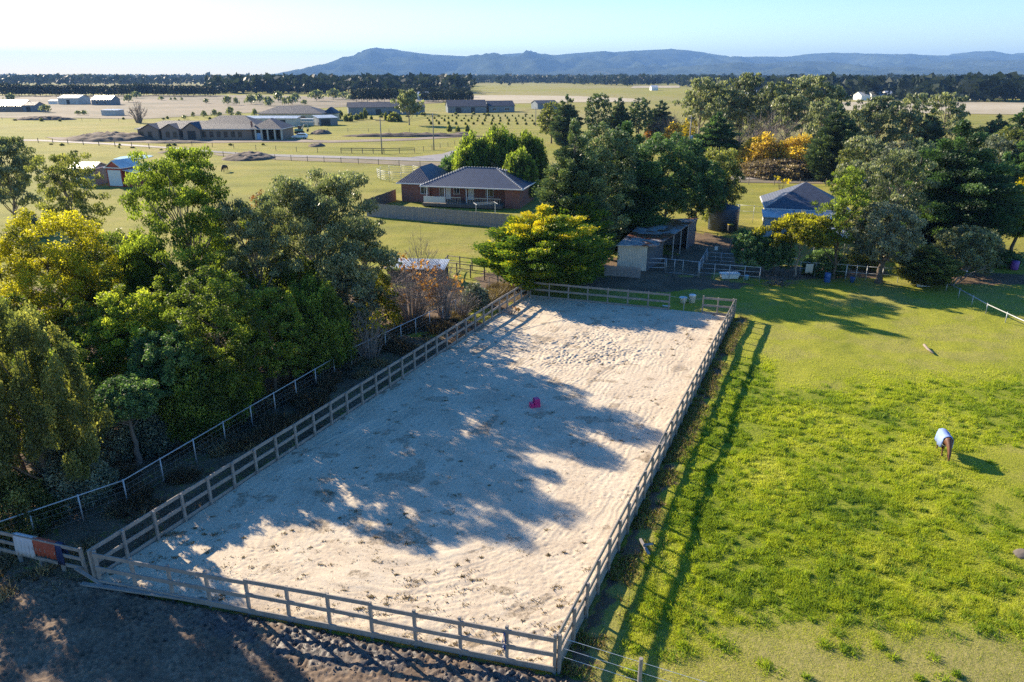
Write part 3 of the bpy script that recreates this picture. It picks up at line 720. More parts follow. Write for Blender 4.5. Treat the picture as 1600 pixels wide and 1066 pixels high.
# halter hanging near right end
hp = NR + (NR - NL) * -.105
o = thing('halter', 'dark blue rope halter hanging from a post of the near end fence', 'halter', (hp[0] + .05, hp[1] - .14, .82))
MB().tube([(0, -.02, .42), (.05, -.03, .1), (.02, -.03, -.15), (-.05, -.03, .05), (0, -.02, .42)], .018, 5).build('strap', M['navy'] if 'navy' in M else M['blueplastic'], o)
MB().tube([(0.02, -.05, .40), (.04, -.06, -.25), (-.03, -.05, -.1)], .025, 5).build('lead_rope', M['blueplastic'], o)
# boundary pipe and mesh fence on the left
def pipe_fence(name, label, pts, H, n, rails, mat, group=None, prad=.035, rrad=.03, mesh=None, cat='fence'):
    pts = [Vector((p[0], p[1], 0)) for p in pts]; o = thing(name, label, cat, pts[0], 0, group); q0 = pts[0]
    segs = [(pts[i] - q0, pts[i + 1] - q0) for i in range(len(pts) - 1)]; L = sum((b - a).length for a, b in segs)
    for a, b in segs:
        k = max(1, round(n * (b - a).length / L))
        for i in range(k + (1 if b == segs[-1][1] else 0)):
            p = a.lerp(b, i / k); MB().tube([p + Vector((0, 0, -.2)), p + Vector((0, 0, H + .03))], prad, 7).build('post', M[mat], o, True)
        for z in rails:
            MB().tube([a + Vector((0, 0, z)), a.lerp(b, .5) + Vector((0, 0, z + random.uniform(-.02, .01))), b + Vector((0, 0, z))], rrad if z == max(rails) else rrad * .8, 7).build('rail', M[mat], o, True)
        if mesh:
            mb = MB(); d = (b - a); Lm = d.length; u = d.normalized()
            for z in mesh: mb.bar(a + Vector((0, 0, z)), b + Vector((0, 0, z)), .005, .005)
            for i in range(int(Lm / .3)):
                p = a + u * (i * .3 + .15); mb.bar(p + Vector((0, 0, .05)), p + Vector((0, 0, max(mesh))), .003, .003, (u.x, u.y, 0))
            mb.build('wire_mesh', M['steel'], o)
    return o
BP = [(p.x, p.y) for p in (P(-25, 868), P(200, 788), P(395, 667), P(550, 572), P(712, 492))]
pipe_fence('boundary_fence', 'galvanised pipe and wire fence running under the trees left of the arena', BP, 1.25, 19, (1.22,), 'steel', mesh=(.1, .4, .7, .95))
pipe_fence('mesh_fence', 'low chain mesh fence between the timber pen and the golden conifer', [(p.x, p.y) for p in (P(708, 492), P(745, 462), P(800, 436), P(832, 428))], 1.1, 8, (1.05,), 'wood', mesh=(.1, .3, .5, .7, .9), rrad=.02)
# wire fence off the near right corner
w0 = P(880, 1040); w1 = P(998, 1078); w2 = P(1100, 1100)
o = thing('wire_fence', 'single post wire fence leading from the near right arena corner', 'fence', w0)
for a in (w1 - w0, Vector((w1 - w0) + (w1 - w0) * 1.05)):
    MB().tube([a + Vector((0, 0, -.2)), a + Vector((0, 0, 1.25))], .065, 10).build('post', M['wood'], o)
for z in (1.1, .7, .35): MB().tube([Vector((0, 0, z)), (w1 - w0) * 2.6 + Vector((0, 0, z))], .008, 4).build('wire', M['white'], o)
# ------------------------------------------------------------------ far setting: roads, paddocks, hills
def sheet(name, pts, mat, z, px=True):
    vs = [P(a, b, z) for a, b in pts] if px else [Vector((a, b, z)) for a, b in pts]
    mb = MB(); mb.add(vs, [tuple(range(len(vs)))]); o = mb.build(name, mat); o['kind'] = 'structure'; return o
def soil(name, c1, c2, c3=None, sc=.05):
    m = NT(name); p = m.co(); a = m.noise(p, sc, 6, .65); b = m.noise(p, sc * 14, 4, .6)
    st = [(.40, c1), (.52, c2), (.62, c3 or mul(c2, 1.25))]
    m.col(m.ramp(m.math('ADD', m.math('MULTIPLY', a, .6), m.math('MULTIPLY', b, .4)), st)); m.rough(.95); return m.m
M['dry'] = soil('dry_grass', (.09, .085, .045), (.19, .15, .095), (.27, .21, .135), .015)
M['pale'] = soil('pale_stubble', (.32, .27, .17), (.40, .34, .23), (.46, .40, .28), .01)
M['gravel'] = soil('gravel', (.34, .30, .26), (.44, .39, .34))
M['asphalt'] = soil('old_asphalt', (.18, .17, .18), (.24, .23, .23))
M['earth'] = soil('bare_earth', (.08, .06, .047), (.14, .105, .08), (.21, .16, .12), .25)
M['earth2'] = soil('site_soil', (.13, .10, .075), (.22, .17, .13), (.30, .24, .18), .12)
sheet('dry_paddock', [(-150, 150.5), (200, 148.5), (400, 149), (560, 152), (700, 156), (690, 161), (560, 166), (440, 173), (330, 180), (225, 186), (100, 184.5), (-150, 184)], M['dry'], .06)
sheet('stubble_paddock', [(735, 149.2), (800, 148.7), (900, 150.2), (1010, 155), (1000, 159), (880, 160), (760, 163), (735, 159)], M['pale'], .07)
sheet('stubble_paddock', [(990, 134.2), (1062, 134), (1062, 137.2), (985, 137.6)], M['pale'], .3)
sheet('stubble_paddock', [(1230, 146), (1500, 140.2), (1800, 140), (1800, 152), (1500, 153), (1300, 152)], M['pale'], .3)
sheet('stubble_paddock', [(1290, 160), (1420, 158.5), (1570, 160), (1800, 165), (1800, 182), (1520, 178), (1400, 176), (1290, 170)], M['pale'], .08)
sheet('gravel_track', [(-40, 217), (60, 218.2), (180, 224), (285, 231.2), (305, 233.5), (285, 233.6), (180, 226.5), (60, 220.4), (-40, 219.5)], M['gravel'], .02)
sheet('road', [(296, 233), (400, 240.3), (560, 244.6), (640, 245.8), (690, 240.5), (718, 232.4), (736, 228), (752, 228), (738, 236), (720, 244), (760, 249), (760, 254), (640, 251.4), (560, 248.4), (400, 243.5), (296, 235.3)], M['asphalt'], .03)
sheet('dry_verge', [(330, 239.3), (400, 244.1), (560, 249.3), (700, 254.5), (710, 262), (560, 254.8), (430, 249.5), (340, 243)], M['dry'], .02)
sheet('road', [(1120, 274), (1290, 275.8), (1430, 283), (1430, 288), (1290, 281), (1120, 279)], M['gravel'], .03)
sheet('dry_verge', [(1120, 279.6), (1290, 281.8), (1430, 288.8), (1430, 296), (1290, 287), (1120, 285)], M['dry'], .02)
sheet('site_track', [(70, 214), (216, 218), (450, 217.5), (520, 219.5), (640, 216), (735, 210.5), (735, 213), (640, 219.5), (520, 223), (440, 222), (300, 223.5), (216, 222.5), (90, 219)], M['earth2'], .04)
m = NT('dam_water'); m.col((.30, .33, .36)); m.rough(.12); p = m.co(); m.bump(m.noise(p, 2., 3), .1, .02)
sheet('dam_water', [(176, 249), (188, 245), (206, 242.6), (234, 242.4), (240, 244), (228, 247.5), (205, 250)], m.m, .03)
M['sea'] = None
def ridge(name, prof, Y0, Y1, Y2, seed, mat, gully=.25, step=60, rows=60):
    """terrain rising from Y0 to a crest near Y1, falling to Y2; crest heights from the skyline"""
    pts = sorted((XY(px, py, Y1), max(ZY(py, Y1), 2)) for px, py in prof)
    xs = np.arange(pts[0][0], pts[-1][0], step); ys = np.concatenate([np.linspace(Y0, Y1, rows), np.linspace(Y1, Y2, 12)[1:]])
    X, Y = np.meshgrid(xs, ys); crest = np.interp(X, [p[0] for p in pts], [p[1] for p in pts])
    t = np.where(Y <= Y1, (Y - Y0) / (Y1 - Y0), (Y2 - Y) / (Y2 - Y1)); s = t ** 1.25
    sc = 1 / (Y1 * .085); n = fbm(X * sc, Y * sc * .6, seed, 5); rid = 1 - np.abs(2 * fbm(X * sc * 2.1, Y * sc * .9, seed + 5, 4) - 1) * 1.6
    k = 4 * t * (1 - t)
    Z = crest * np.clip(s + gully * k * ((n - .5) * 1.6 + (rid - .5) * .8), 0, .985 + .0 * t) ; Z = np.where(t > .985, crest * t, Z)
    Z = Z + (vn(X / (Y1 * .004), Y / 900., seed) - .5) * crest * .02 - 3 * (t < .01)
    o = obj(name, grid_mesh(name, X, Y, Z), mat); o['kind'] = 'structure'; return o
def forestmat(name, c1, c2, sc, clear=None):
    m = NT(name); p = m.co(); a = m.noise(p, sc, 6, .7); b = m.noise(p, sc * 7, 4, .7)
    c = m.ramp(m.math('ADD', m.math('MULTIPLY', a, .5), m.math('MULTIPLY', b, .5)), [(.35, c1), (.65, c2)])
    if clear: c = m.mix(m.ramp(m.noise(p, clear[0], 4, .5), [(clear[1], (0, 0, 0)), (clear[1] + .03, (1, 1, 1))]), c, clear[2])
    m.col(c); m.rough(1); m.b.inputs['Specular IOR Level'].default_value = 0; return m.m
M['forest'] = forestmat('mountain_forest', (.015, .026, .018), (.085, .10, .06), .0018)
M['forest2'] = forestmat('foothill_forest', (.015, .024, .018), (.085, .10, .06), .004, (.0009, .64, (.30, .26, .15)))
ridge('mountain_range', [(415, 122), (440, 121), (460, 119), (480, 115.5), (500, 112), (520, 107), (545, 98), (560, 92), (580, 84), (592, 79.5), (603, 76.5), (618, 77), (630, 80), (655, 83), (680, 86), (705, 86.5), (740, 89), (770, 86), (795, 84.5), (812, 82.8), (826, 83.6), (842, 86), (870, 86), (900, 83), (935, 80.5), (960, 81.5), (985, 79.5), (1020, 78), (1050, 76.5), (1075, 79), (1105, 83), (1140, 89), (1200, 88.5), (1230, 89), (1262, 84.5), (1300, 82.5), (1340, 83.5), (1400, 85), (1450, 86), (1480, 88.5), (1500, 84), (1528, 79.5), (1550, 86), (1568, 88), (1590, 83), (1640, 82), (1720, 86), (1900, 92)],
      6600, 9800, 11400, 7, M['forest'], .75)
ridge('foothills', [(760, 119), (850, 113), (930, 110), (1000, 112), (1060, 104), (1120, 99), (1180, 101), (1230, 96), (1290, 102), (1340, 108), (1400, 103), (1460, 98), (1520, 92), (1560, 95), (1620, 92), (1750, 98), (1900, 100)], 5200, 7400, 8600, 19, M['forest2'], .8, 45)
ridge('distant_hills', [(-220, 112), (-60, 114), (0, 116), (60, 118), (130, 116.8), (180, 117), (250, 118.5), (330, 119.5), (420, 121), (520, 122)], 6000, 7600, 8800, 29, M['forest'], .3, 50, 30)
ridge('wooded_hill', [(290, 126), (315, 123), (335, 119.5), (352, 117.5), (370, 119), (392, 118.6), (420, 121), (470, 123.5), (520, 126)], 2300, 2900, 3400, 39, M['forest2'], .3, 16, 30)
# far-off woods that read as one mass
def far_woods():
    g = np.random.default_rng(77); n = 26000
    px = g.random(n) * 1900 - 150; py = 123.2 + 40 * g.random(n) ** 2.3
    x, dy, dz = (px - 800) / FP, cT + (533 - py) / FP * sT, -sT + (533 - py) / FP * cT; t = -CH / dz; X, Y = x * t, dy * t
    f = fbm(X / 520., Y / 700., 3, 3)
    dens = np.where(py < 139, np.where(px > 740, sstep(.42, .50, f), sstep(.36, .46, f)), 0) 
    dens = np.where((px < 330) & (py > 133), 0, dens); dens = np.where((px > 330) & (px < 735) & (py > 128) & (py < 147), .75, dens)
    dens = np.where((px > 740) & (py > 139) & (py < 149), sstep(.40, .50, f) * .7, dens)
    dens = np.where((px > 1120) & (py >= 127) & (py < 140), .55, dens)
    dens = np.where((px > 1180) & (py >= 140) & (py < 160), sstep(.44, .52, f) * .5, dens)
    for (a, b, c, d) in ((985, 1065, 133.5, 138.5), (1230, 1650, 140, 146), (735, 900, 148.5, 164)): dens = np.where((px > a) & (px < b) & (py > c) & (py < d), 0, dens)
    k = g.random(n) < dens; X, Y = X[k], Y[k]; n = len(X); H = 6 + 15 * g.random(n) ** 1.6; W = H * (.7 + .5 * g.random(n)) * np.clip(Y / 1500, 1, 2.2)
    q = 16; d = unit(g.normal(size=(n, q, 3))); c = np.stack([X, Y, H * .52], -1)[:, None] + d * np.stack([W * .5, W * .5, H * .40], -1)[:, None] * (g.random((n, q, 1)) ** .4)
    s = (W * .42)[:, None, None] * (.6 + .6 * g.random((n, q, 1))); A = unit(g.normal(size=(n, q, 3))); B = unit(np.cross(A, g.normal(size=(n, q, 3))))
    v = np.stack([c - A * s * .6, c + B * s * .5, c + A * s * .6, c - B * s * .5], 2).reshape(-1, 3)
    T = np.repeat(np.clip(.25 + .3 * g.random(n), 0, 1), q)
    o = obj('far_woodland', np_mesh('far_woodland', v, np.arange(n * q * 4).reshape(-1, 4), fattr={'tint': T}), M['l_far']); o['kind'] = 'stuff'
far_woods()
# ------------------------------------------------------------------ buildings
def frame(A, B):
    A = Vector((A[0], A[1], 0)); B = Vector((B[0], B[1], 0)); d = B - A
    return A, math.atan2(d.y, d.x), d.length
def shell(root, x0, x1, y0, y1, h, wall, roof, rt='hip', rh=2., ov=.5, z0=0., openfront=False, fascia='white', ridge_axis='x', name_roof='roof'):
    mb = MB()
    if openfront:
        mb.box(x0, x0 + .1, y0 + .1, y1, z0 - .3, h); mb.box(x1 - .1, x1, y0 + .1, y1, z0 - .3, h); mb.box(x0 + .1, x1 - .1, y1 - .1, y1, z0 - .3, h)
    else: mb.box(x0, x1, y0, y1, z0 - .3, h)
    if rt == 'gable':
        if ridge_axis == 'x':
            ym = (y0 + y1) / 2
            for xx in (x0 + .003, x1 - .103): mb.add([(xx, y0, h), (xx, y1, h), (xx, ym, h + rh * .93), (xx + .1, y0, h), (xx + .1, y1, h), (xx + .1, ym, h + rh * .93)], [(0, 2, 1), (3, 4, 5), (0, 3, 5, 2), (1, 2, 5, 4)])
        else:
            xm = (x0 + x1) / 2
            for yy in (y0 + .003, y1 - .103): mb.add([(x0, yy, h), (x1, yy, h), (xm, yy, h + rh * .93), (x0, yy + .1, h), (x1, yy + .1, h), (xm, yy + .1, h + rh * .93)], [(0, 1, 2), (3, 5, 4), (0, 2, 5, 3), (1, 4, 5, 2)])
    w = mb.build('wall', wall, root)
    a, b, c, d = x0 - ov, x1 + ov, y0 - ov, y1 + ov; t = .16; r = MB()
    if rt == 'hip':
        if (b - a) >= (d - c): i = (d - c) / 2; R1, R2 = (a + i, c + i), (b - i - .01, c + i)
        else: i = (b - a) / 2; R1, R2 = (a + i, c + i), (a + i, d - i)
        z = h
        vs = [(a, c, z), (b, c, z), (b, d, z), (a, d, z), (a, c, z + t), (b, c, z + t), (b, d, z + t), (a, d, z + t), (R1[0], R1[1], z + t + rh), (R2[0], R2[1], z + t + rh)]
        if (b - a) >= (d - c): top = [(4, 5, 9, 8), (5, 6, 9), (6, 7, 8, 9), (7, 4, 8)]
        else: top = [(4, 5, 8), (5, 6, 9, 8), (6, 7, 9), (7, 4, 8, 9)]
        r.add(vs, [(3, 2, 1, 0), (0, 1, 5, 4), (1, 2, 6, 5), (2, 3, 7, 6), (3, 0, 4, 7)] + top)
    elif rt == 'gable':
        if ridge_axis == 'x':
            ym = (c + d) / 2; vs = [(a, c, h - .05), (a, ym, h + rh), (a, d, h - .05), (b, c, h - .05), (b, ym, h + rh), (b, d, h - .05)]
        else:
            xm = (a + b) / 2; vs = [(b, c, h - .05), (xm, c, h + rh), (a, c, h - .05), (b, d, h - .05), (xm, d, h + rh), (a, d, h - .05)]
        vs += [(x, y, z + .14) for x, y, z in vs]
        r.add(vs, [(0, 3, 4, 1), (1, 4, 5, 2), (7, 10, 9, 6), (8, 11, 10, 7), (0, 1, 7, 6), (1, 2, 8, 7), (3, 9, 10, 4), (4, 10, 11, 5), (0, 6, 9, 3), (2, 5, 11, 8)])
    else:   # skillion, rh = extra height at the back
        vs = [(a, c, h), (b, c, h), (b, d, h + rh), (a, d, h + rh)]; vs += [(x, y, z + .1) for x, y, z in vs]
        r.add(vs, [(3, 2, 1, 0), (4, 5, 6, 7), (0, 1, 5, 4), (1, 2, 6, 5), (2, 3, 7, 6), (3, 0, 4, 7)])
        if rh > .2: w.data = w.data
    rf = r.build(name_roof, roof, root)
    if fascia and rt != 'skillion':
        g_ = MB(); g_.box(a - .1, b + .1, c - .1, c - .003, h - .02, h + .13); g_.box(a - .1, a - .003, c + .0, d, h - .02, h + .13); g_.box(b + .003, b + .1, c, d, h - .02, h + .13)
        g_.build('gutter', M[fascia], rf)
    return rf
def window(root, x0, x1, z0, z1, y, fr='white', depth=.05, axis='x', name='window'):
    mb = MB(); t = .07; f = lambda a, b, c, d, y0, y1: mb.box(a, b, y0, y1, c, d) if axis == 'x' else mb.box(y0, y1, a, b, c, d)
    s = 1 if axis == 'x' else -1
    ya, yb = (y - depth, y + .02) if axis == 'x' else (y - .02, y + depth)
    f(x0, x1, z0, z0 + t, ya, yb); f(x0, x1, z1 - t, z1, ya, yb); f(x0, x0 + t, z0 + t, z1 - t, ya, yb); f(x1 - t, x1, z0 + t, z1 - t, ya, yb); f((x0 + x1) / 2 - .03, (x0 + x1) / 2 + .03, z0 + t, z1 - t, ya, yb)
    w = mb.build(name, M[fr], root)
    p = MB(); ya2, yb2 = (y - depth * .4, y + .01) if axis == 'x' else (y - .01, y + depth * .4)
    if axis == 'x': p.box(x0 + t, x1 - t, ya2, yb2, z0 + t, z1 - t)
    else: p.box(ya2, yb2, x0 + t, x1 - t, z0 + t, z1 - t)
    p.build('pane', M['glass'], w); return w
# brick house behind the paling fence
A, rz, L = frame(P(664, 291, 2.7), P(812, 296.6, 2.7)); hs = thing('brick_house', 'red brick house with dark tiled hip roof and railed back deck behind the paling fence', 'house', A, rz)
mw = MB(); mw.box(0, L, 2.4, 9.5, -.3, 2.7); mw.box(L - 2.2, L, 0, 2.4 - .003, -.3, 2.7); mw.build('wall', M['brick'], hs)
r = MB(); ov = .55; a, b, c, d, z, rh_ = -ov, L + ov, -ov, 10.05, 2.7, 2.35; i = (d - c) / 2
r.add([(a, c, z), (b, c, z), (b, d, z), (a, d, z), (a, c, z + .14), (b, c, z + .14), (b, d, z + .14), (a, d, z + .14), (a + i, c + i, z + rh_), (b - i, c + i, z + rh_)],
      [(3, 2, 1, 0), (0, 1, 5, 4), (1, 2, 6, 5), (2, 3, 7, 6), (3, 0, 4, 7), (4, 5, 9, 8), (5, 6, 9), (6, 7, 8, 9), (7, 4, 8)])
rf = r.build('roof', M['tile'], hs)
cp = MB()
for p0, p1 in (((a, c, z + .15), (a + i, c + i, z + rh_)), ((b, c, z + .15), (b - i, c + i, z + rh_)), ((a + i, c + i, z + rh_), (b - i, c + i, z + rh_)), ((b, d, z + .15), (b - i, c + i, z + rh_))):
    n = int((Vector(p1) - Vector(p0)).length / .42)
    for k in range(n):
        q = Vector(p0).lerp(Vector(p1), (k + .1) / n); q2 = Vector(p0).lerp(Vector(p1), (k + .62) / n); cp.bar(q + Vector((0, 0, .03)), q2 + Vector((0, 0, .05)), .22, .12)
cp.build('ridge_capping', plain('pale_capping', (.42, .42, .43), .7, .2, 3), rf)
g_ = MB(); g_.box(a - .1, b + .1, c - .11, c - .003, z + .0, z + .14); g_.box(b + .003, b + .1, c, d, z, z + .14); g_.build('gutter', M['white'], rf)
MB().tube([(L * .80, 3.0, 4.2), (L * .80, 3.0, 5.0), (L * .80 + .25, 3.0, 5.05)], .06, 8).build('flue', M['white'], rf)
shell(hs, -4.6, -.003, 2.0, 11.5, 2.7, M['brick'], M['tile'], 'hip', 2.1, .5, name_roof='wing_roof')
window(hs, -1.5, -.3, 1.2, 2.3, 2.0); window(hs, 1.4, 2.2, .9, 2.3, 2.4); window(hs, 3.6, 4.6, 1.3, 2.3, 2.4); window(hs, 8.6, 9.8, 1.1, 2.3, 2.4)
def door(root, x0, x1, y, z0=.0, z1=2.1, mat='white'):
    dd = MB().box(x0, x1, y - .05, y + .01, z0, z1).build('door', M[mat], root); MB().box(x1 - .18, x1 - .10, y - .09, y - .05, z0 + 1., z0 + 1.06).build('handle', M['dark'], dd); return dd
door(hs, 2.4, 3.2, 2.4, .55, 2.5); door(hs, 5.9, 6.8, 2.4, .55, 2.5)
dk = MB().box(.1, L - 2.3, -1.6, 2.39, .1, .52).build('deck', M['wood_dark'], hs)
for x in (.3, 3.1, 6.4, 9.6): MB().box(x, x + .1, -.35, -.25, .52, 2.7).build('verandah_post', M['white'], hs)
ba = MB(); ba.box(.3, 3.6, -1.55, -1.50, .65, 1.5); ba.build('balustrade', plain('pale_balustrade', (.62, .62, .60), .6, .1, 4), hs)
def railing(x0, x1, y):
    mb = MB(); mb.box(x0, x1, y, y + .06, 1.45, 1.53)
    for x in np.arange(x0, x1 + .01, .25): mb.box(x, x + .03, y + .01, y + .04, .52, 1.45)
    mb.build('railing', M['cream'], hs)
railing(3.7, 6.0, -1.55); railing(7.0, L - 2.4, -1.55)
# paling fences
def paling(label, a, b, H, mat='paling', g=None):
    a = Vector((a.x, a.y, 0)); b = Vector((b.x, b.y, 0)); o = thing('paling_fence', label, 'fence', a, 0, g); d = b - a; L = d.length; u = d.normalized(); nn = Vector((u.y, -u.x, 0))
    mb = MB(); s = 0; R_ = random.Random(int(L * 10))
    while s < L:
        w = .11; h = H + R_.uniform(-.05, .03); off = nn * (.03 + R_.uniform(-.006, .006)); mb.bar(u * s + off + Vector((0, 0, -.05)), u * s + off + Vector((0, 0, h)), .105, .018, nn); s += .115
    mb.build('palings', M[mat], o)
    for z in (.35, H - .3): MB().bar(Vector((0, 0, z)) - nn * .03, d + Vector((0, 0, z)) - nn * .03, .045, .09).build('rail', M['wood'], o)
    for i in range(int(L / 2.4) + 1): MB().bar(u * min(L, i * 2.4) - nn * .10 + Vector((0, 0, -.2)), u * min(L, i * 2.4) - nn * .10 + Vector((0, 0, H)), .1, .1, nn).build('post', M['wood'], o)
    return o
paling('long grey paling fence in front of the brick house', P(574, 337.5), P(800, 357), 1.75)
paling('short brown paling fence running back to the left end of the brick house', P(572, 330), P(619, 312), 1.6, 'wood_dark')
o = thing('clothesline', 'white metal folding clothesline behind the paling fence', 'clothesline', P(745, 338), .3)
for x in (-.1, 2.6): MB().tube([(x, 0, 0), (x, 0, 1.75)], .04, 7).build('post', M['white'], o)
fr = MB(); 
for y in (-.9, -.45, 0, .45, .9): fr.tube([(-.2, y, 1.7), (2.7, y, 1.7)], .012, 4)
for x in (-.2, 2.7): fr.bar((x, -.9, 1.7), (x, .9, 1.7), .04, .04)
fr.build('line_frame', M['white'], o)
# red barn
A, rz, L = frame(P(170, 291), P(194, 292)); bn = thing('red_barn', 'small red barn with a tall white roller door and lean-to among the paddocks', 'barn', A, rz)
shell(bn, 0, L, 0, 5, 3.1, M['redwall'], M['brightroof'], 'gable', 1.15, .15, ridge_axis='y')
MB().box(.35, L - .2, -.07, -.003, 0.1, 2.75).build('roller_door', plain('pale_door', (.62, .66, .68), .5, .1, 3), bn)
MB().box(L + .003, L + 2.4, .3, 4.7, -.3, 2.35).build('lean_to', M['redwall'], bn)
ro = MB(); ro.add([(L + .003, .1, 2.75), (L + 2.6, .1, 2.3), (L + 2.6, 4.9, 2.3), (L + .003, 4.9, 2.75), (L + .003, .1, 2.85), (L + 2.6, .1, 2.4), (L + 2.6, 4.9, 2.4), (L + .003, 4.9, 2.85)], [(3, 2, 1, 0), (4, 5, 6, 7), (0, 1, 5, 4), (1, 2, 6, 5), (2, 3, 7, 6), (3, 0, 4, 7)]); ro.build('lean_to_roof', M['brightroof'], bn)
window(bn, L + .9, L + 1.7, 1.0, 1.8, .3)
A, rz, L = frame(P(112, 290), P(150, 290)); sh = thing('farm_shed', 'pale roofed shed left of the red barn, half hidden by gum trees', 'shed', A, rz)
shell(sh, 0, L, 0, 5, 2.8, M['shedwall'], M['brightroof'], 'gable', .8, .2); door(sh, 1, 2, 0)
o = tag(MB().add([P(127, 262, 1.9) + Vector(v) for v in ((-.9, -.2, 0), (1, -.3, 0), (1.1, 1.0, .2), (-.8, 1.1, .2), (-.9, -.2, .5), (1, -.3, .6), (.9, 1.0, .7), (-.8, 1.1, .6))], [(3, 2, 1, 0), (4, 5, 6, 7), (0, 1, 5, 4), (1, 2, 6, 5), (2, 3, 7, 6), (3, 0, 4, 7)]).build('tarp', plain('blue_tarp', (.02, .13, .42), .4, .1, 3)), 'bright blue tarpaulin bundle left of the red barn', 'tarpaulin')
o.location.z = -1.9
# house under construction
A, rz, L = frame(P(217, 217.5), P(402, 218)); hc = thing('unfinished_house', 'long half built house of tan brick with blue grey roof and open carport', 'house', A, rz)
shell(hc, 0, L, 0, 11, 2.9, M['brick2'], M['colorbond'], 'hip', 2.0, .5)
shell(hc, L * .44, L + .6, 1.2, 14.5, 2.95, M['brick2'], M['colorbond'], 'hip', 3.4, .5, name_roof='high_roof')
shell(hc, L * .97, L * 1.22, -1.5, 10, 3.05, M['brick2'], M['colorbond'], 'hip', 2.7, .4, openfront=True, name_roof='carport_roof')
for f in (.12, .29, .47):
    x = L * f
    shell(hc, x - 2.6, x + 2.6, -1.3, 5, 2.86, M['brick2'], M['colorbond'], 'gable', 1.5 if f < .4 else 1.9, .3, ridge_axis='y', name_roof='gable_roof', fascia=None)
for f in (.05, .12, .20, .27, .33, .38, .56, .62, .68, .74, .80, .86):
    yy = -1.3 if any(abs(f - q) * L < 2.6 for q in (.12, .29, .47)) else 0
    window(hc, L * f - .6, L * f + .6, .6, 2.3, yy - .003, 'wood_dark')
MB().box(L * .47 - 1.2, L * .47 + 1.2, -1.36, -1.31, 0, 2.5).build('painted_porch_shade', M['dark'], hc)  # flat dark slab painted in for the shade inside the porch
for f in (1.0, 1.05, 1.10, 1.16, 1.215): MB().box(L * f, L * f + .45, -1.5, -1.05, -.2, 3.05).build('column', M['cream'], hc)
MB().box(L * 1.01, L * 1.045, -1.2, -.9, 0, 1.9).build('site_sheet', plain('blue_wrap', (.25, .42, .62), .5, .2, 2), hc)
MB().box(L * .955, L * .968, .4, .7, 3.0, 5.2).build('brick_pier', M['brick'], hc)
A, rz, L = frame(P(441, 216.5), P(448, 216.5)); o = thing('site_toilet', 'grey box shaped site toilet beside the carport of the unfinished house', 'portable toilet', A, rz)
MB().box(0, 1.25, 0, 1.2, 0, 2.1).build('cabin', M['shedwall'], o, bevel=.05); MB().box(-.05, 1.3, -.05, 1.25, 2.103, 2.22).build('roof', M['cream'], o); MB().box(.2, 1.05, -.05, -.003, .1, 1.95).build('door', M['zinc'], o)
def simple(name, label, cat, a, b, depth, h, rt, rh, wall, roof, wins=(), group=None, doors=(), ov=.3, of=False):
    A, rz, L = frame(P(*a), P(*b)); o = thing(name, label, cat, A, rz, group)
    shell(o, 0, L, 0, depth, h, M[wall], M[roof], rt, rh, ov, fascia=None, openfront=of)
    for f0, f1, z0, z1 in wins: window(o, L * f0, L * f1, z0, z1, -.003)
    for f0, f1, zz in doors: MB().box(L * f0, L * f1, -.06, -.003, 0, zz).build('door', M['dark'], o)
    return o
simple('farm_house', 'wide dark hip roofed house standing behind the unfinished one', 'house', (405, 190), (503, 190), 14, 3.0, 'hip', 2.9, 'cream', 'colorbond', [(.1, .2, .8, 2.2), (.3, .4, .8, 2.2), (.6, .75, .8, 2.2)], ov=.8)
simple('farm_house', 'small dark hip roof house with trees around it, right of the wide one', 'house', (507, 188.5), (524, 188.5), 8, 2.8, 'hip', 2.4, 'cream', 'colorbond', [(.3, .6, .8, 2.2)], ov=.6)
simple('machinery_shed', 'long low grey wall shed touching the right end of the unfinished house', 'shed', (378, 198), (464, 198), 6, 2.9, 'skillion', .6, 'creamwall', 'zinc', doors=[(.7, .8, 2.4)])
simple('machinery_shed', 'low shed with pale skillion roof and dark open front near the dirt heaps', 'shed', (499, 196.5), (528, 195.5), 7, 2.7, 'skillion', .7, 'shedwall', 'zinc', doors=[(.1, .6, 2.3)])
simple('machinery_shed', 'long dark navy shed behind the young trees', 'shed', (545, 180), (664, 178.5), 12, 3.4, 'gable', 2.2, 'shedwall', 'colorbond', [(.2, .25, 1, 2), (.5, .55, 1, 2)], doors=[(.35, .42, 2.6)])
simple('stable_block', 'dark barn with stepped long roof left of the slate house across the orchard', 'barn', (700, 176.5), (760, 176), 13, 3.0, 'gable', 3.0, 'shedwall', 'colorbond', doors=[(.2, .35, 2.6), (.6, .7, 2.6)])
simple('farm_house', 'slate coloured house right of the dark barn across the orchard', 'house', (764, 175.5), (804, 175), 11, 3.0, 'gable', 2.4, 'shedwall', 'colorbond', [(.15, .3, .8, 2.1), (.6, .8, .8, 2.1)])
simple('machinery_shed', 'low dark shed at the edge of the pale stubble, left of the pines', 'shed', (840, 171), (871, 170.5), 10, 3.0, 'gable', 1.6, 'shedwall', 'colorbond', doors=[(.4, .6, 2.4)])
simple('farm_house', 'farmhouse with bright pale roof at the far left edge', 'house', (-8, 175), (36, 175), 12, 3.0, 'gable', 2.6, 'brick2', 'brightroof', [(.3, .4, .8, 2), (.6, .7, .8, 2)])
simple('farm_shed', 'dark shed joined to the right of the bright roofed farmhouse', 'shed', (36.5, 175), (56, 175), 9, 3.2, 'gable', 1.6, 'shedwall', 'colorbond', doors=[(.3, .6, 2.6)])
simple('farm_shed', 'long blue grey shed in the brown paddock at left', 'shed', (92, 163.5), (124, 163.5), 14, 4.0, 'gable', 1.8, 'zinc', 'zinc', doors=[(.4, .55, 3.)])
simple('farm_shed', 'small white roofed shed left of the long blue grey one', 'shed', (76, 163), (90, 163), 8, 1.9, 'gable', .8, 'white', 'brightroof')
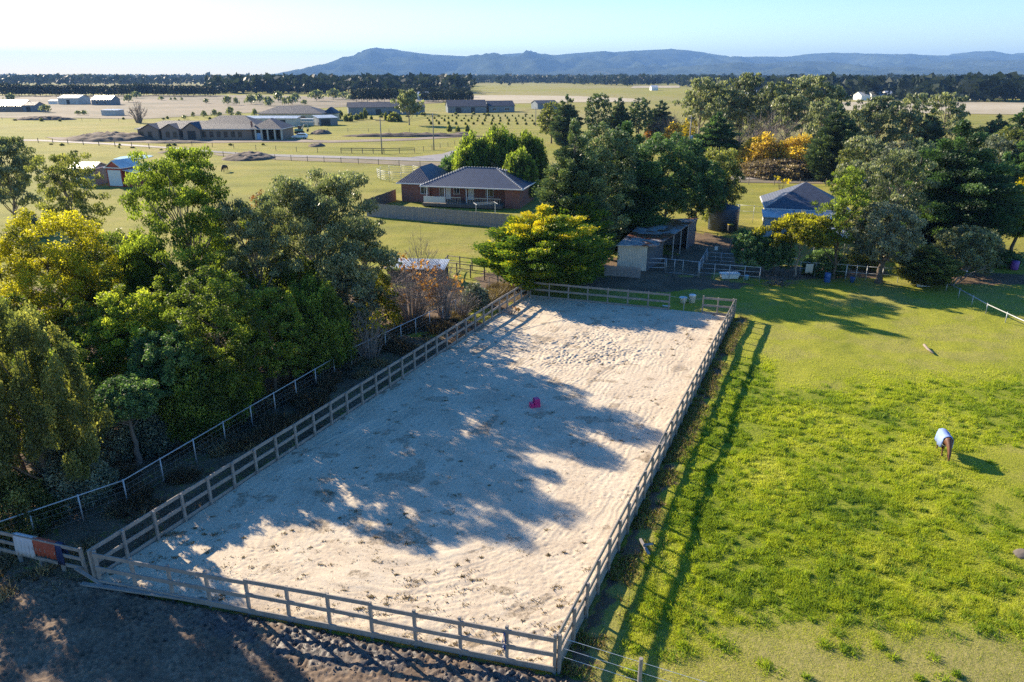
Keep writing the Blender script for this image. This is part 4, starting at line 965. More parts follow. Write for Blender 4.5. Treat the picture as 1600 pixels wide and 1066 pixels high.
simple('farm_house', 'dark walled farmhouse with one pale sunlit roof slope in the brown paddock', 'house', (144, 164.5), (175, 164.5), 11, 3.2, 'gable', 2.6, 'shedwall', 'brightroof', [(.2, .35, .8, 2.2), (.6, .75, .8, 2.2)])
simple('farm_shed', 'low plain blue grey shed near the dead tree', 'shed', (159, 181), (185, 181), 6, 2.4, 'skillion', .3, 'zinc', 'zinc')
for i, (a, w, y, r_) in enumerate(((1152, 16, 154, 'brightroof'), (1172, 14, 153, 'zinc'), (1192, 20, 154.5, 'brightroof'), (1345, 14, 157, 'brightroof'), (1362, 18, 156, 'zinc'), (1386, 12, 155, 'brightroof'), (1405, 11, 143.5, 'brightroof'), (1512, 14, 156.5, 'brightroof'), (1530, 10, 157.5, 'brightroof'), (1558, 12, 150, 'brightroof'), (652, 16, 157, 'brightroof'), (1018, 10, 141.5, 'brightroof'))):
    simple('distant_house', 'tiny pale roofed building far off on the plain', 'house', (a, y), (a + w, y), 14, 3.5, 'gable', 2.5, 'white', r_, group='tiny pale roofs far off on the plain', ov=.2)
# stable shed with skillion roof
a_, b_, c_, d_ = P(963, 384.5, 2.55), P(1026, 385.5, 2.55), P(1092, 341.5, 2.75), P(1008, 345, 2.75)
st = thing('stable_shed', 'long open fronted stable with rust stained zinc roof and cream end wall', 'shed', (b_.x, b_.y, 0)); O_ = Vector((b_.x, b_.y, 0))
rv = [v - O_ for v in (a_, b_, c_, d_)]; mb = MB(); mb.add(rv + [v + Vector((0, 0, .08)) for v in rv], [(3, 2, 1, 0), (4, 5, 6, 7), (0, 1, 5, 4), (1, 2, 6, 5), (2, 3, 7, 6), (3, 0, 4, 7)])
mb.build('roof', M['zincroof'], st)
def quadwall(p, q, h0, h1, mat, name='wall', root=st, t=.08, z0=-.2):
    p = Vector((p.x, p.y, 0)); q = Vector((q.x, q.y, 0)); n = Vector((-(q - p).y, (q - p).x, 0)).normalized() * t
    MB().add([p + Vector((0, 0, z0)), q + Vector((0, 0, z0)), q + Vector((0, 0, h1)), p + Vector((0, 0, h0)), p + n + Vector((0, 0, z0)), q + n + Vector((0, 0, z0)), q + n + Vector((0, 0, h1)), p + n + Vector((0, 0, h0))],
             [(0, 1, 2, 3), (7, 6, 5, 4), (0, 4, 5, 1), (1, 5, 6, 2), (2, 6, 7, 3), (3, 7, 4, 0)]).build(name, M[mat], root)
fa_ = lambda s, t: (rv[0].lerp(rv[3], t)).lerp(rv[1].lerp(rv[2], t), s)
quadwall(fa_(.02, .03), fa_(.74, .03), 2.54, 2.54, 'creamwall', 'end_wall'); quadwall(fa_(.74, .032), fa_(.76, .40), 2.53, 2.6, 'shedwall'); quadwall(fa_(.96, .78), fa_(.97, .98), 2.68, 2.72, 'shedwall')
quadwall(fa_(.97, .975), fa_(.03, .975), 2.72, 2.72, 'shedwall'); quadwall(fa_(.03, .97), fa_(.02, .05), 2.7, 2.54, 'shedwall'); quadwall(fa_(.76, .402), fa_(.30, .402), 2.6, 2.6, 'wood_dark', 'partition')
for t in (.42, .6, .78): q = fa_(.955, t); MB().tube([(q.x, q.y, -.2), (q.x, q.y, 2.6 + .1 * t)], .07, 8).build('post', M['steel'], st)
# water tank
q = P(1135, 362); rad = 23 / FP * q.y; o = thing('water_tank', 'round dark blue plastic water tank beside the stable yard', 'water tank', (q.x, q.y + rad, 0))
MB().lathe((0, 0, -.1), [(rad, 0), (rad, 2.75), (rad * .97, 2.85), (rad * .5, 3.05), (.3, 3.15)], 36).build('tank', M['tank'], o, True)
MB().lathe((0, 0, 3.03), [(.35, 0), (.35, .1), (.3, .14)], 16).build('lid', M['dark'], o, True)
MB().tube([(rad + .06, -.1, 0), (rad + .06, -.1, 2.95), (rad - .4, -.1, 3.05)], .05, 6).build('downpipe', M['white'], o)
q = P(1140, 364); o = thing('wheelie_bin', 'dark wheeled rubbish bin standing against the water tank', 'bin', (q.x, q.y, 0))
MB().add([(-.25, -.3, .1), (.25, -.3, .1), (.25, .25, .1), (-.25, .25, .1), (-.3, -.36, 1), (.3, -.36, 1), (.3, .32, 1), (-.3, .32, 1)], [(3, 2, 1, 0), (4, 5, 6, 7), (0, 1, 5, 4), (1, 2, 6, 5), (2, 3, 7, 6), (3, 0, 4, 7)]).build('body', M['dark'], o)
MB().box(-.32, .32, -.38, .36, 1.003, 1.07).build('lid', plain('yellow_lid', (.5, .38, .03), .5, .05, 3), o)
for x in (-.29, .25): MB().tube([(x, .28, .1), (x + .04, .28, .1)], .1, 10).build('wheel', M['rubber'], o)
# house behind the gum trees at right
A, rz, L = frame(P(1202, 326, 2.8), P(1322, 331, 2.8)); h2 = thing('tiled_house', 'house with dark tiled hip roof and pale blue wall behind the gum trees at right', 'house', A, rz)
shell(h2, 0, L, 0, 8.5, 2.8, M['cream'], M['tile2'], 'hip', 2.6, .5)
window(h2, 4.5, 6.0, .9, 2.2, 0); window(h2, 7.0, 8.2, .9, 2.2, 0); door(h2, 6.2, 6.9, 0)
MB().box(-.6, 2.4, -3.2, -.52, -.2, 2.25).build('annexe', plain('pale_blue_board', (.36, .46, .56), .7, .1, 2), h2)
ro = MB(); ro.add([(-.9, -3.5, 2.27), (2.7, -3.5, 2.27), (2.7, -.56, 2.7), (-.9, -.56, 2.7), (-.9, -3.5, 2.36), (2.7, -3.5, 2.36), (2.7, -.56, 2.79), (-.9, -.56, 2.79)], [(3, 2, 1, 0), (4, 5, 6, 7), (0, 1, 5, 4), (1, 2, 6, 5), (2, 3, 7, 6), (3, 0, 4, 7)]); ro.build('annexe_roof', M['zinc'], h2)
ro = MB(); ro.add([(2.8, -3.0, 2.35), (L + .4, -3.0, 2.35), (L + .4, -.56, 2.72), (2.8, -.56, 2.72), (2.8, -3.0, 2.42), (L + .4, -3.0, 2.42), (L + .4, -.56, 2.79), (2.8, -.56, 2.79)], [(3, 2, 1, 0), (4, 5, 6, 7), (0, 1, 5, 4), (1, 2, 6, 5), (2, 3, 7, 6), (3, 0, 4, 7)]); ro.build('verandah_roof', M['zinc'], h2)
for x in (3.0, 5.5, 8.0): MB().box(x, x + .1, -2.95, -2.85, -.1, 2.34).build('verandah_post', M['white'], h2)
A, rz, L = frame(P(1270, 404), P(1322, 408)); cpp = thing('carport', 'low carport with pale curved sheet roof in front of the tiled house', 'carport', A, rz)
vs = []; nn_ = 9
for k in range(nn_):
    u = k / (nn_ - 1); vs += [(-.2 + (L + .4) * u, -.2, 2.1 + .45 * math.sin(math.pi * u)), (-.2 + (L + .4) * u, 4.2, 2.1 + .45 * math.sin(math.pi * u))]
n0 = len(vs); vs += [(x, y, z + .06) for x, y, z in vs]
fs = [(2 * k, 2 * k + 2, 2 * k + 3, 2 * k + 1) for k in range(nn_ - 1)] + [(n0 + 2 * k + 1, n0 + 2 * k + 3, n0 + 2 * k + 2, n0 + 2 * k) for k in range(nn_ - 1)] + [(2 * k, n0 + 2 * k, n0 + 2 * k + 2, 2 * k + 2) for k in range(nn_ - 1)]
MB().add(vs, fs).build('roof', M['zinc'], cpp)
for x in (0, L):
    for y in (0, 4): MB().tube([(x, y, -.2), (x, y, 2.15)], .05, 7).build('post', M['steel'], cpp)
simple('small_outbuilding', 'small dim outbuilding under the big grey gum at right', 'shed', (1388, 408), (1420, 410), 3, 2.3, 'skillion', .3, 'brick2', 'zinc', doors=[(.3, .6, 2.)])
# timber pen and low roof by the bare shrubs
pipe_fence('timber_pen', 'old timber rail pen on the sunny grass beside the bare shrubs', [(p.x, p.y) for p in (P(700, 440), P(693, 428), P(757, 437), P(757, 425), P(700, 418), P(693, 428))], 1.25, 11, (1.2, .75), 'wood_dark', prad=.06, rrad=.045)
pipe_fence('timber_pen', 'low dark rail fence under the bare shrubs next to the boundary fence', [(p.x, p.y) for p in (P(640, 478), P(712, 484))], 1.0, 4, (.95, .6), 'wood_dark', prad=.05, rrad=.045)
simple('animal_shelter', 'low flat shelter with pale sheet roof hidden behind the autumn shrubs', 'shed', (606, 441), (692, 443), 2.4, 1.3, 'skillion', .25, 'wood_dark', 'zinc', ov=.25)
# ------------------------------------------------------------------ yard rails at right
YF = 'galvanised pipe fences of the yards at right'
def F(name, label, pxs, H, n, rails, **k): return pipe_fence(name, label, [(p.x, p.y) for p in [P(*q) for q in pxs]], H, n, rails, 'steel', **k)
F('pipe_fence', 'front pipe rail fence of the yard behind the white trough', [(1092, 434), (1186, 441)], 1.45, 4, (1.4, .95, .5), group=YF)
F('pipe_fence', 'side pipe rails of the yard, running back from its left corner', [(1091, 433), (1103, 410)], 1.45, 2, (1.4, 1.0, .6), group=YF)
F('pipe_fence', 'rear pipe rail fence of the yard below the dark shrubs', [(1104, 414), (1192, 420)], 1.35, 4, (1.3, .9, .5), group=YF)
F('pipe_fence', 'middle pipe fence in front of the tree with the leaning trunk', [(1193, 424), (1240, 424), (1249, 431), (1320, 436)], 1.4, 7, (1.35, .7), group=YF)
F('pipe_fence', 'right hand pipe fence in front of the two gum trunks', [(1321, 436), (1352, 439), (1402, 442), (1446, 447)], 1.4, 6, (1.35, .7), group=YF)
F('pipe_fence', 'small far pipe frame between the water tank and the tiled house', [(1152, 346), (1200, 350)], 2.2, 2, (2.15, 1.4), group=YF)
F('yard_gate', 'tall wire gate beside the stable end, left of the yard', [(1040, 427), (1066, 429), (1090, 432)], 1.45, 3, (1.4, .1), mesh=(.4, .7, 1.0), cat='gate')
F('pipe_gate', 'bright three rail pipe gate at the cream end of the stable', [(1008, 422), (1038, 423)], 1.25, 1, (1.2, .75, .3), rrad=.05, cat='gate')
pipe_fence('rail_fence', 'low pale pole fence crossing the grass at the right edge', [(p.x, p.y) for p in (P(1478, 454), P(1540, 489), P(1640, 536))], .8, 6, (.72,), 'steel', rrad=.04)
paling('short broken grey pallet fence below the cream stable wall', P(945, 430), P(1001, 434), 1.0)
F('round_yard', 'round horse yard of steel panels in the paddock behind the brick house', [(P_[0], P_[1]) for P_ in [(627 + 37 * math.cos(a), 279 + 6.2 * math.sin(a)) for a in np.linspace(0, 2 * math.pi, 13)]], 1.8, 12, (1.75, 1.4, 1.05, .7, .35), rrad=.03)
# ------------------------------------------------------------------ small things
def lathe_thing(name, label, cat, loc, prof, mat, part, n=20, group=None, rz=0):
    o = thing(name, label, cat, loc, rz, group); MB().lathe((0, 0, 0), prof, n).build(part, mat, o, True); return o
q = P(838, 636); o = thing('mounting_block', 'bright pink plastic two step mounting block on the sand', 'mounting block', (q.x, q.y, .0), .35); o.scale = (.66, .66, .9)
tp = lambda x0, x1, y0, y1, z0, z1, k: MB().add([(x0, y0, z0), (x1, y0, z0), (x1, y1, z0), (x0, y1, z0), (x0 + k, y0 + k, z1), (x1 - k, y0 + k, z1), (x1 - k, y1 - k, z1), (x0 + k, y1 - k, z1)], [(3, 2, 1, 0), (4, 5, 6, 7), (0, 1, 5, 4), (1, 2, 6, 5), (2, 3, 7, 6), (3, 0, 4, 7)])
tp(-.28, .30, -.30, .32, 0, .62, .05).build('upper_step', M['pink'], o, bevel=.03); tp(-.62, -.25, -.28, .30, 0, .36, .04).build('lower_step', M['pink'], o, bevel=.03)
for x in (-.2, .05): MB().box(x, x + .14, -.285, -.27, .1, .45).build('rib', M['pink'], o)
q = P(1139, 434.5); o = thing('water_trough', 'white bath used as a trough on the grass in front of the yard rails', 'trough', (q.x, q.y, 0), .06)
MB().add([(-.75, -.3, .0), (.75, -.3, 0), (.75, .3, 0), (-.75, .3, 0), (-.92, -.42, .5), (.92, -.42, .5), (.92, .42, .5), (-.92, .42, .5), (-.8, -.32, .5), (.8, -.32, .5), (.8, .32, .5), (-.8, .32, .5), (-.65, -.22, .15), (.65, -.22, .15), (.65, .22, .15), (-.65, .22, .15)],
         [(3, 2, 1, 0), (0, 1, 5, 4), (1, 2, 6, 5), (2, 3, 7, 6), (3, 0, 4, 7), (4, 5, 9, 8), (5, 6, 10, 9), (6, 7, 11, 10), (7, 4, 8, 11), (8, 9, 13, 12), (9, 10, 14, 13), (10, 11, 15, 14), (11, 8, 12, 15), (12, 13, 14, 15)]).build('tub', M['white'], o)
bk = lambda s: [(.14 * s, 0), (.2 * s, .36 * s), (.21 * s, .38 * s), (.18 * s, .37 * s), (.13 * s, .05 * s)]
lathe_thing('feed_bucket', 'pale blue feed bucket to the right of the white trough', 'bucket', P(1166, 437), bk(1.1), plain('pale_blue', (.3, .5, .62), .5, .05, 3), 'bucket')
lathe_thing('feed_tub', 'round white feed tub in the gap of the far arena fence, left one', 'tub', P(1067, 473), [(.25, 0), (.33, .45), (.35, .47), (.28, .45), (.2, .1)], M['white'], 'tub')
lathe_thing('feed_tub', 'taller white tub with a lid in the far arena fence gap, right one', 'tub', P(1081, 473), [(.26, 0), (.28, .62), (.31, .64), (.3, .70), (.1, .74)], M['white'], 'tub')
tag(MB().tube([P(1035, 478, .06), P(1047, 479, .06)], .07, 8).build('white_pole', M['white'], None, True), 'short white pole lying on the shaded sand by the far fence', 'pole')
lathe_thing('drum', 'blue and white drum standing at the pipe fence before the tiled house', 'drum', P(1292, 441), [(.27, 0), (.29, .05), (.28, .45), (.29, .5), (.28, .86), (.24, .9)], M['blueplastic'], 'drum')
lathe_thing('drum', 'purple plastic drum in the shade near the right edge', 'drum', P(1584, 421), [(.33, 0), (.36, .05), (.36, .80), (.3, .86)], plain('purple_plastic', (.16, .05, .30), .5, .08, 3), 'drum')
lathe_thing('feed_bucket', 'small blue bucket at the foot of the slender gum', 'bucket', P(1331, 441), bk(1.2), M['blueplastic'], 'bucket')
lathe_thing('feed_bucket', 'blue bucket on the bare earth under the olive conifer', 'bucket', P(1506, 431), bk(1.3), M['blueplastic'], 'bucket')
q = P(1262, 434); me_ = MB(); 
for i in range(9):
    for j in range(5): me_.v.append((i * .09 - .36, .02 * math.sin(i * 1.8) + .01 * j, 1.36 - j * .22 - (.05 * math.sin(i * 1.1) if j == 4 else 0)))
for i in range(8):
    for j in range(4): me_.f.append((i * 5 + j, i * 5 + 5 + j, i * 5 + 6 + j, i * 5 + j + 1))
o = tag(me_.build('towel', M['cream'], None, True), 'pale cloth hanging over the pipe rail beside the leaning trunk', 'cloth'); o.location = (q.x, q.y - .1, 0); md = o.modifiers.new('t', 'SOLIDIFY'); md.thickness = .015
o = thing('small_sign', 'small white square sign on a post in the yard', 'sign', P(1117, 408)); MB().tube([(0, 0, 0), (0, 0, 1.5)], .03, 6).build('post', M['steel'], o); MB().box(-.17, .17, -.05, -.032, 1.15, 1.55).build('panel', M['white'], o)
q = P(1441, 447); o = tag(MB().add([(-.6, -.2, 0), (.6, -.2, 0), (.55, .15, 1.05), (-.55, .15, 1.05), (-.6, -.16, 0), (.6, -.16, 0), (.55, .19, 1.05), (-.55, .19, 1.05)], [(0, 1, 2, 3), (7, 6, 5, 4), (0, 4, 5, 1), (1, 5, 6, 2), (2, 6, 7, 3), (3, 7, 4, 0)]).build('sheet_panel', M['zinc']), 'grey metal sheet leaning beside the right end of the pipe fence', 'metal sheet'); o.location = q
def branchy(name, label, loc, L, n, mat, seed, cat='branch', r0=.07, flat=.5, h=1.2):
    g = np.random.default_rng(seed); parts = []
    for i in range(n):
        a = g.random() * 6.28; l = L * (.4 + .6 * g.random()); s = g.normal(size=3) * .25; s[2] = abs(s[2]) * .4
        e = s + np.array([math.cos(a) * l, math.sin(a) * l, h * g.random()]); m1 = (s + e) / 2 + np.array([0, 0, .35 * h * g.random()]) + g.normal(size=3) * .08
        parts.append(tube_np([s, m1, e], [r0, r0 * .6, r0 * .2], 5))
        for k in range(4):
            t = g.random(); b = m1 * (1 - t) + e * t; parts.append(tube_np([b, b + g.normal(size=3) * .15, b + g.normal(size=3) * np.array([.4, .4, .35])], [r0 * .35, r0 * .25, r0 * .1], 4))
    v, f = join_np(parts); v[:, 2] = np.maximum(v[:, 2], 0); o = obj(name, np_mesh(name, v, f, True), M[mat]); o.location = loc; return tag(o, label, cat)
branchy('fallen_branch', 'heap of pale dead branches at the end of the pole fence', P(1483, 446), 2.0, 12, 'twig', 4, h=2.2)
branchy('brush_pile', 'dark heap of cut brush in the mud between the yard fences', P(1218, 446), 1.7, 22, 'wood_dark', 9, 'brush pile', r0=.05, h=.9)
o = tag(MB().tube([P(1444, 539, .09), P(1449, 545, .11), P(1458, 552, .07)], [.09, .08, .05], 8).build('fallen_log', M['twig'], None, True), 'short pale log lying alone on the sunlit paddock', 'log')
o = tag(MB().bar(P(1000, 842, .06), P(1014, 866, .06), .12, .05).bar(P(1004, 852, .11), P(1020, 850, .1), .1, .05).build('broken_board', M['wood']), 'broken timber boards dropped in the wet strip beside the right arena fence', 'board')
def clump_pile(name, label, cat, loc, rx, ry, h, mat, seed, n=24):
    xs = np.linspace(-1.25, 1.25, n); X, Y = np.meshgrid(xs, xs); r = np.hypot(X, Y)
    Z = h * np.clip(1 - r * r, 0, 1) ** .7 * (.35 + .7 * fbm(X * rx * .8 + seed, Y * ry * .8, seed, 5)) - .12 * (r > .98)
    X = X * rx + (fbm(X * 3, Y * 3, seed + 3) - .5) * rx * .2
    o = obj(name, grid_mesh(name, X, Y * ry, Z), mat); o.location = loc; return tag(o, label, cat)
clump_pile('manure_heap', 'small dark heap in the grass cut by the right edge of the photo', 'heap', P(1600, 868), .45, .35, .35, M['wood_dark'], 5)
for (px, py, w, top, lab, dp) in ((155, 221, 140, 208, 'long dark ragged dirt bank left of the unfinished house', 9), (378, 251, 78, 240, 'smooth dark dirt mound in the middle paddock above the gum tree', 6), (491, 229.5, 24, 223.5, 'small lone dark mound beyond the road', 3), (498, 210, 30, 202.5, 'dark soil heap just right of the excavator', 4),
                              (640, 214, 210, 207, 'long low windrow of dark soil crossing the paddock beyond the poles', 3), (270, 224, 90, 219.5, 'low dark soil strip in front of the unfinished house', 3), (272, 240, 60, 235, 'low dark bank beside the dam', 3), (718, 211.5, 36, 207, 'dark soil heap at the right end of the windrow', 3), (60, 188, 90, 181, 'low scrubby bank below the far left farmhouse', 5)):
    q = P(px, py); clump_pile('dirt_mound', lab, 'dirt mound', q + Vector((0, dp * .8, -.05)), w / 2 / FP * q.y * 1.05, dp, ZY(top, q.y) * 1.15, M['earth'], int(px), 44)
# car
q = P(469, 217.3); cr = thing('station_wagon', 'silver white station wagon parked by the unfinished house', 'car', q, R(6))
pr = [(-2.35, .45), (-2.38, .75), (-2.2, .95), (-1.2, 1.08), (-.55, 1.62), (.1, 1.70), (1.7, 1.66), (2.25, 1.15), (2.35, .8), (2.3, .42)]
vs = [(x, y * (1 if z < 1.1 else .86), z) for y in (-.9, .9) for x, z in pr]; n = len(pr)
MB().add(vs, [tuple(range(n)), tuple(range(2 * n - 1, n - 1, -1))] + [(i, i + n, (i + 1) % n + n, (i + 1) % n) for i in range(n)]).build('body', plain('silver_paint', (.62, .66, .70), .25, .03, 2, metal=.2, bump=0), cr, bevel=.05)
for y in (-.88, .80): MB().add([(-1.0, y, 1.12), (1.95, y, 1.12), (1.6, y * .97, 1.55), (-.5, y * .97, 1.55), (-1.0, y + .08, 1.12), (1.95, y + .08, 1.12), (1.6, y * .97 + .08, 1.55), (-.5, y * .97 + .08, 1.55)], [(0, 1, 2, 3), (7, 6, 5, 4), (0, 4, 5, 1), (1, 5, 6, 2), (2, 6, 7, 3), (3, 7, 4, 0)]).build('side_window', M['glass'], cr)
for x in (-1.45, 1.4):
    for y in (-.93, .72):
        w_ = MB().tube([(x, y, .36), (x, y + .21, .36)], .36, 18).build('tyre', M['rubber'], cr); MB().tube([(x, y - .01, .36), (x, y + .22, .36)], .2, 14).build('rim', M['steel'], w_)
for y in (-.7, .45): MB().box(-2.42, -2.36, y, y + .25, .68, .84).build('headlight', M['white'], cr)
# excavator
q = P(468, 209); ex = thing('excavator', 'small teal and dark excavator with folded arm behind the parked car', 'excavator', q, R(-15))
teal = plain('teal_paint', (.05, .20, .20), .45, .1, 2)
for y in (-.95, .55):
    t_ = MB(); n = 20; vs = []
    for k in range(n):
        a = 2 * math.pi * k / n; x = 1.0 * (1 if math.cos(a) > 0 else -1) + .38 * math.cos(a); vs.append((x, y, .4 + .38 * math.sin(a)))
    vs += [(x, yy + .42, z) for x, yy, z in vs]; t_.add(vs, [tuple(range(n - 1, -1, -1)), tuple(range(n, 2 * n))] + [(i, (i + 1) % n, (i + 1) % n + n, i + n) for i in range(n)]); t_.build('track', M['rubber'], ex)
MB().box(-1.3, 1.0, -.9, .9, .82, 1.5).build('body', teal, ex, bevel=.08); MB().box(.05, 1.0, -.88, -.05, 1.503, 2.6).build('cab', M['glass'], ex, bevel=.06)
MB().tube([(.9, .3, 1.3), (1.9, .3, 3.0), (2.9, .3, 3.2)], [.2, .2, .14], 6).build('boom', M['cream'], ex); MB().tube([(2.9, .3, 3.2), (3.2, .3, 1.5)], [.14, .1], 6).build('arm', M['cream'], ex)
MB().add([(2.9, 0, 1.5), (3.3, 0, 1.5), (3.3, .6, 1.5), (2.9, .6, 1.5), (2.6, 0, .8), (3.0, 0, .6), (3.0, .6, .6), (2.6, .6, .8)], [(0, 1, 2, 3), (7, 6, 5, 4), (0, 4, 5, 1), (1, 5, 6, 2), (2, 6, 7, 3), (3, 7, 4, 0)]).build('bucket', M['dark'], ex)
o = thing('site_container', 'white framed open site container behind the excavator', 'container', P(477, 196.5), R(2)); mb = MB()
for x in (-3, 3):
    for y in (0, 2.3): mb.box(x - .08, x + .08, y, y + .16, 0, 2.3)
mb.box(-3.08, 3.08, -.003, 2.5, 2.303, 2.5); mb.build('container_frame', M['white'], o); MB().box(-2.9, 2.9, .17, 2.28, 0, 1.3).build('stacked_load', M['cream'], o)
# power poles
poles = []
for i, (px, b, t, lab) in enumerate(((597, 241, 184, 'timber power pole beside the road, left of the pair'), (678, 234.5, 177, 'timber power pole beside the road junction, right of the pair'), (837, 197, 168, 'far timber power pole above the cypress bushes'), (1074, 262, 180, 'power pole with grey transformer rising from the trees beside the yellow sapling'))):
    q = P(px, b); H = ZY(t, q.y); o = thing('power_pole', lab, 'power pole', q, .2 * i)
    MB().tube([(0, 0, -.3), (0, 0, H)], [.17, .11], 10).build('pole', M['wood'], o, True); MB().box(-1.1, 1.1, -.06, .06, H - .75, H - .62).build('crossarm', M['wood_dark'], o)
    for x in (-1., 0, 1.): MB().lathe((x, 0, H - .615), [(.05, 0), (.07, .06), (.04, .15)], 8).build('insulator', M['white'], o)
    if i == 3: MB().lathe((.45, 0, H - 5.2), [(.4, 0), (.42, .1), (.42, 1.1), (.2, 1.2)], 14).build('transformer', M['steel'], o, True)
    poles.append((o, H))
def wire(a, b, lab):
    (oa, ha), (ob, hb) = a, b; p0 = oa.location + Vector((0, 0, ha - .45)); p1 = ob.location + Vector((0, 0, hb - .45)); mb = MB()
    for s in (-.9, .9): mb.tube([p0.lerp(p1, t) + Vector((s, 0, -2.2 * 4 * t * (1 - t) * .4)) for t in np.linspace(0, 1, 14)], .02, 4)
    tag(mb.build('power_line', M['dark']), lab, 'power line')
wire(poles[0], poles[1], 'thin power lines strung between the two roadside poles'); wire(poles[1], poles[2], 'thin power lines running from the junction pole to the far pole')
def post_line(label, pts, H, sp, rails=(), mat='wood_dark', rad=.07, wires=(.4, .8, 1.1)):
    pts = [P(*q) for q in pts]; o = thing('paddock_fence', label, 'fence', pts[0], 0); q0 = pts[0]; cnt = 0
    tot = sum((b - a).length for a, b in zip(pts, pts[1:])); sp = max(sp, tot / 90)
    proto = MB().tube([(0, 0, -.2), (0, 0, H)], rad, 5).mesh('post')
    w = MB()
    for a, b in zip(pts, pts[1:]):
        n = max(1, int((b - a).length / sp))
        for i in range(n):
            k = obj('post', proto, M[mat], o); k.location = (a - q0).lerp(b - q0, i / n)
        for z in rails: w.bar((a - q0) + Vector((0, 0, z)), (b - q0) + Vector((0, 0, z)), .05, .14)
        for z in wires: w.bar((a - q0) + Vector((0, 0, z)), (b - q0) + Vector((0, 0, z)), .012, .012)
    w.build('rails' if rails else 'wires', M[mat], o); return o
post_line('wire fence along the near side of the road past the dry verge', [(330, 243.5), (430, 250), (560, 256), (690, 262)], 1.2, 4)
post_line('wire fence along the gravel track in front of the unfinished house', [(-40, 221), (60, 223), (180, 229), (290, 236)], 1.3, 6, rad=.1)
post_line('wire fence along the far side of the road before the lone mound', [(300, 228), (400, 234), (530, 240)], 1.2, 6)
post_line('dark post and rail fence behind the left roadside pole', [(533, 239.5), (600, 240), (648, 239)], 1.3, 2.6, (1.2, .75), wires=(), rad=.09)
post_line('wire fence beyond the windrow of soil', [(480, 206), (640, 206.5), (760, 205)], 1.2, 6)
post_line('wire fence climbing from the rail fence to the road junction', [(648, 239), (700, 229), (740, 221)], 1.2, 4)
post_line('wire fence between the green field and the brown paddock at left', [(-60, 187.5), (100, 188), (215, 190), (330, 184)], 1.2, 9)
post_line('wire fence beside the gravel road behind the tiled house', [(1130, 288), (1290, 290), (1420, 298)], 1.2, 4)
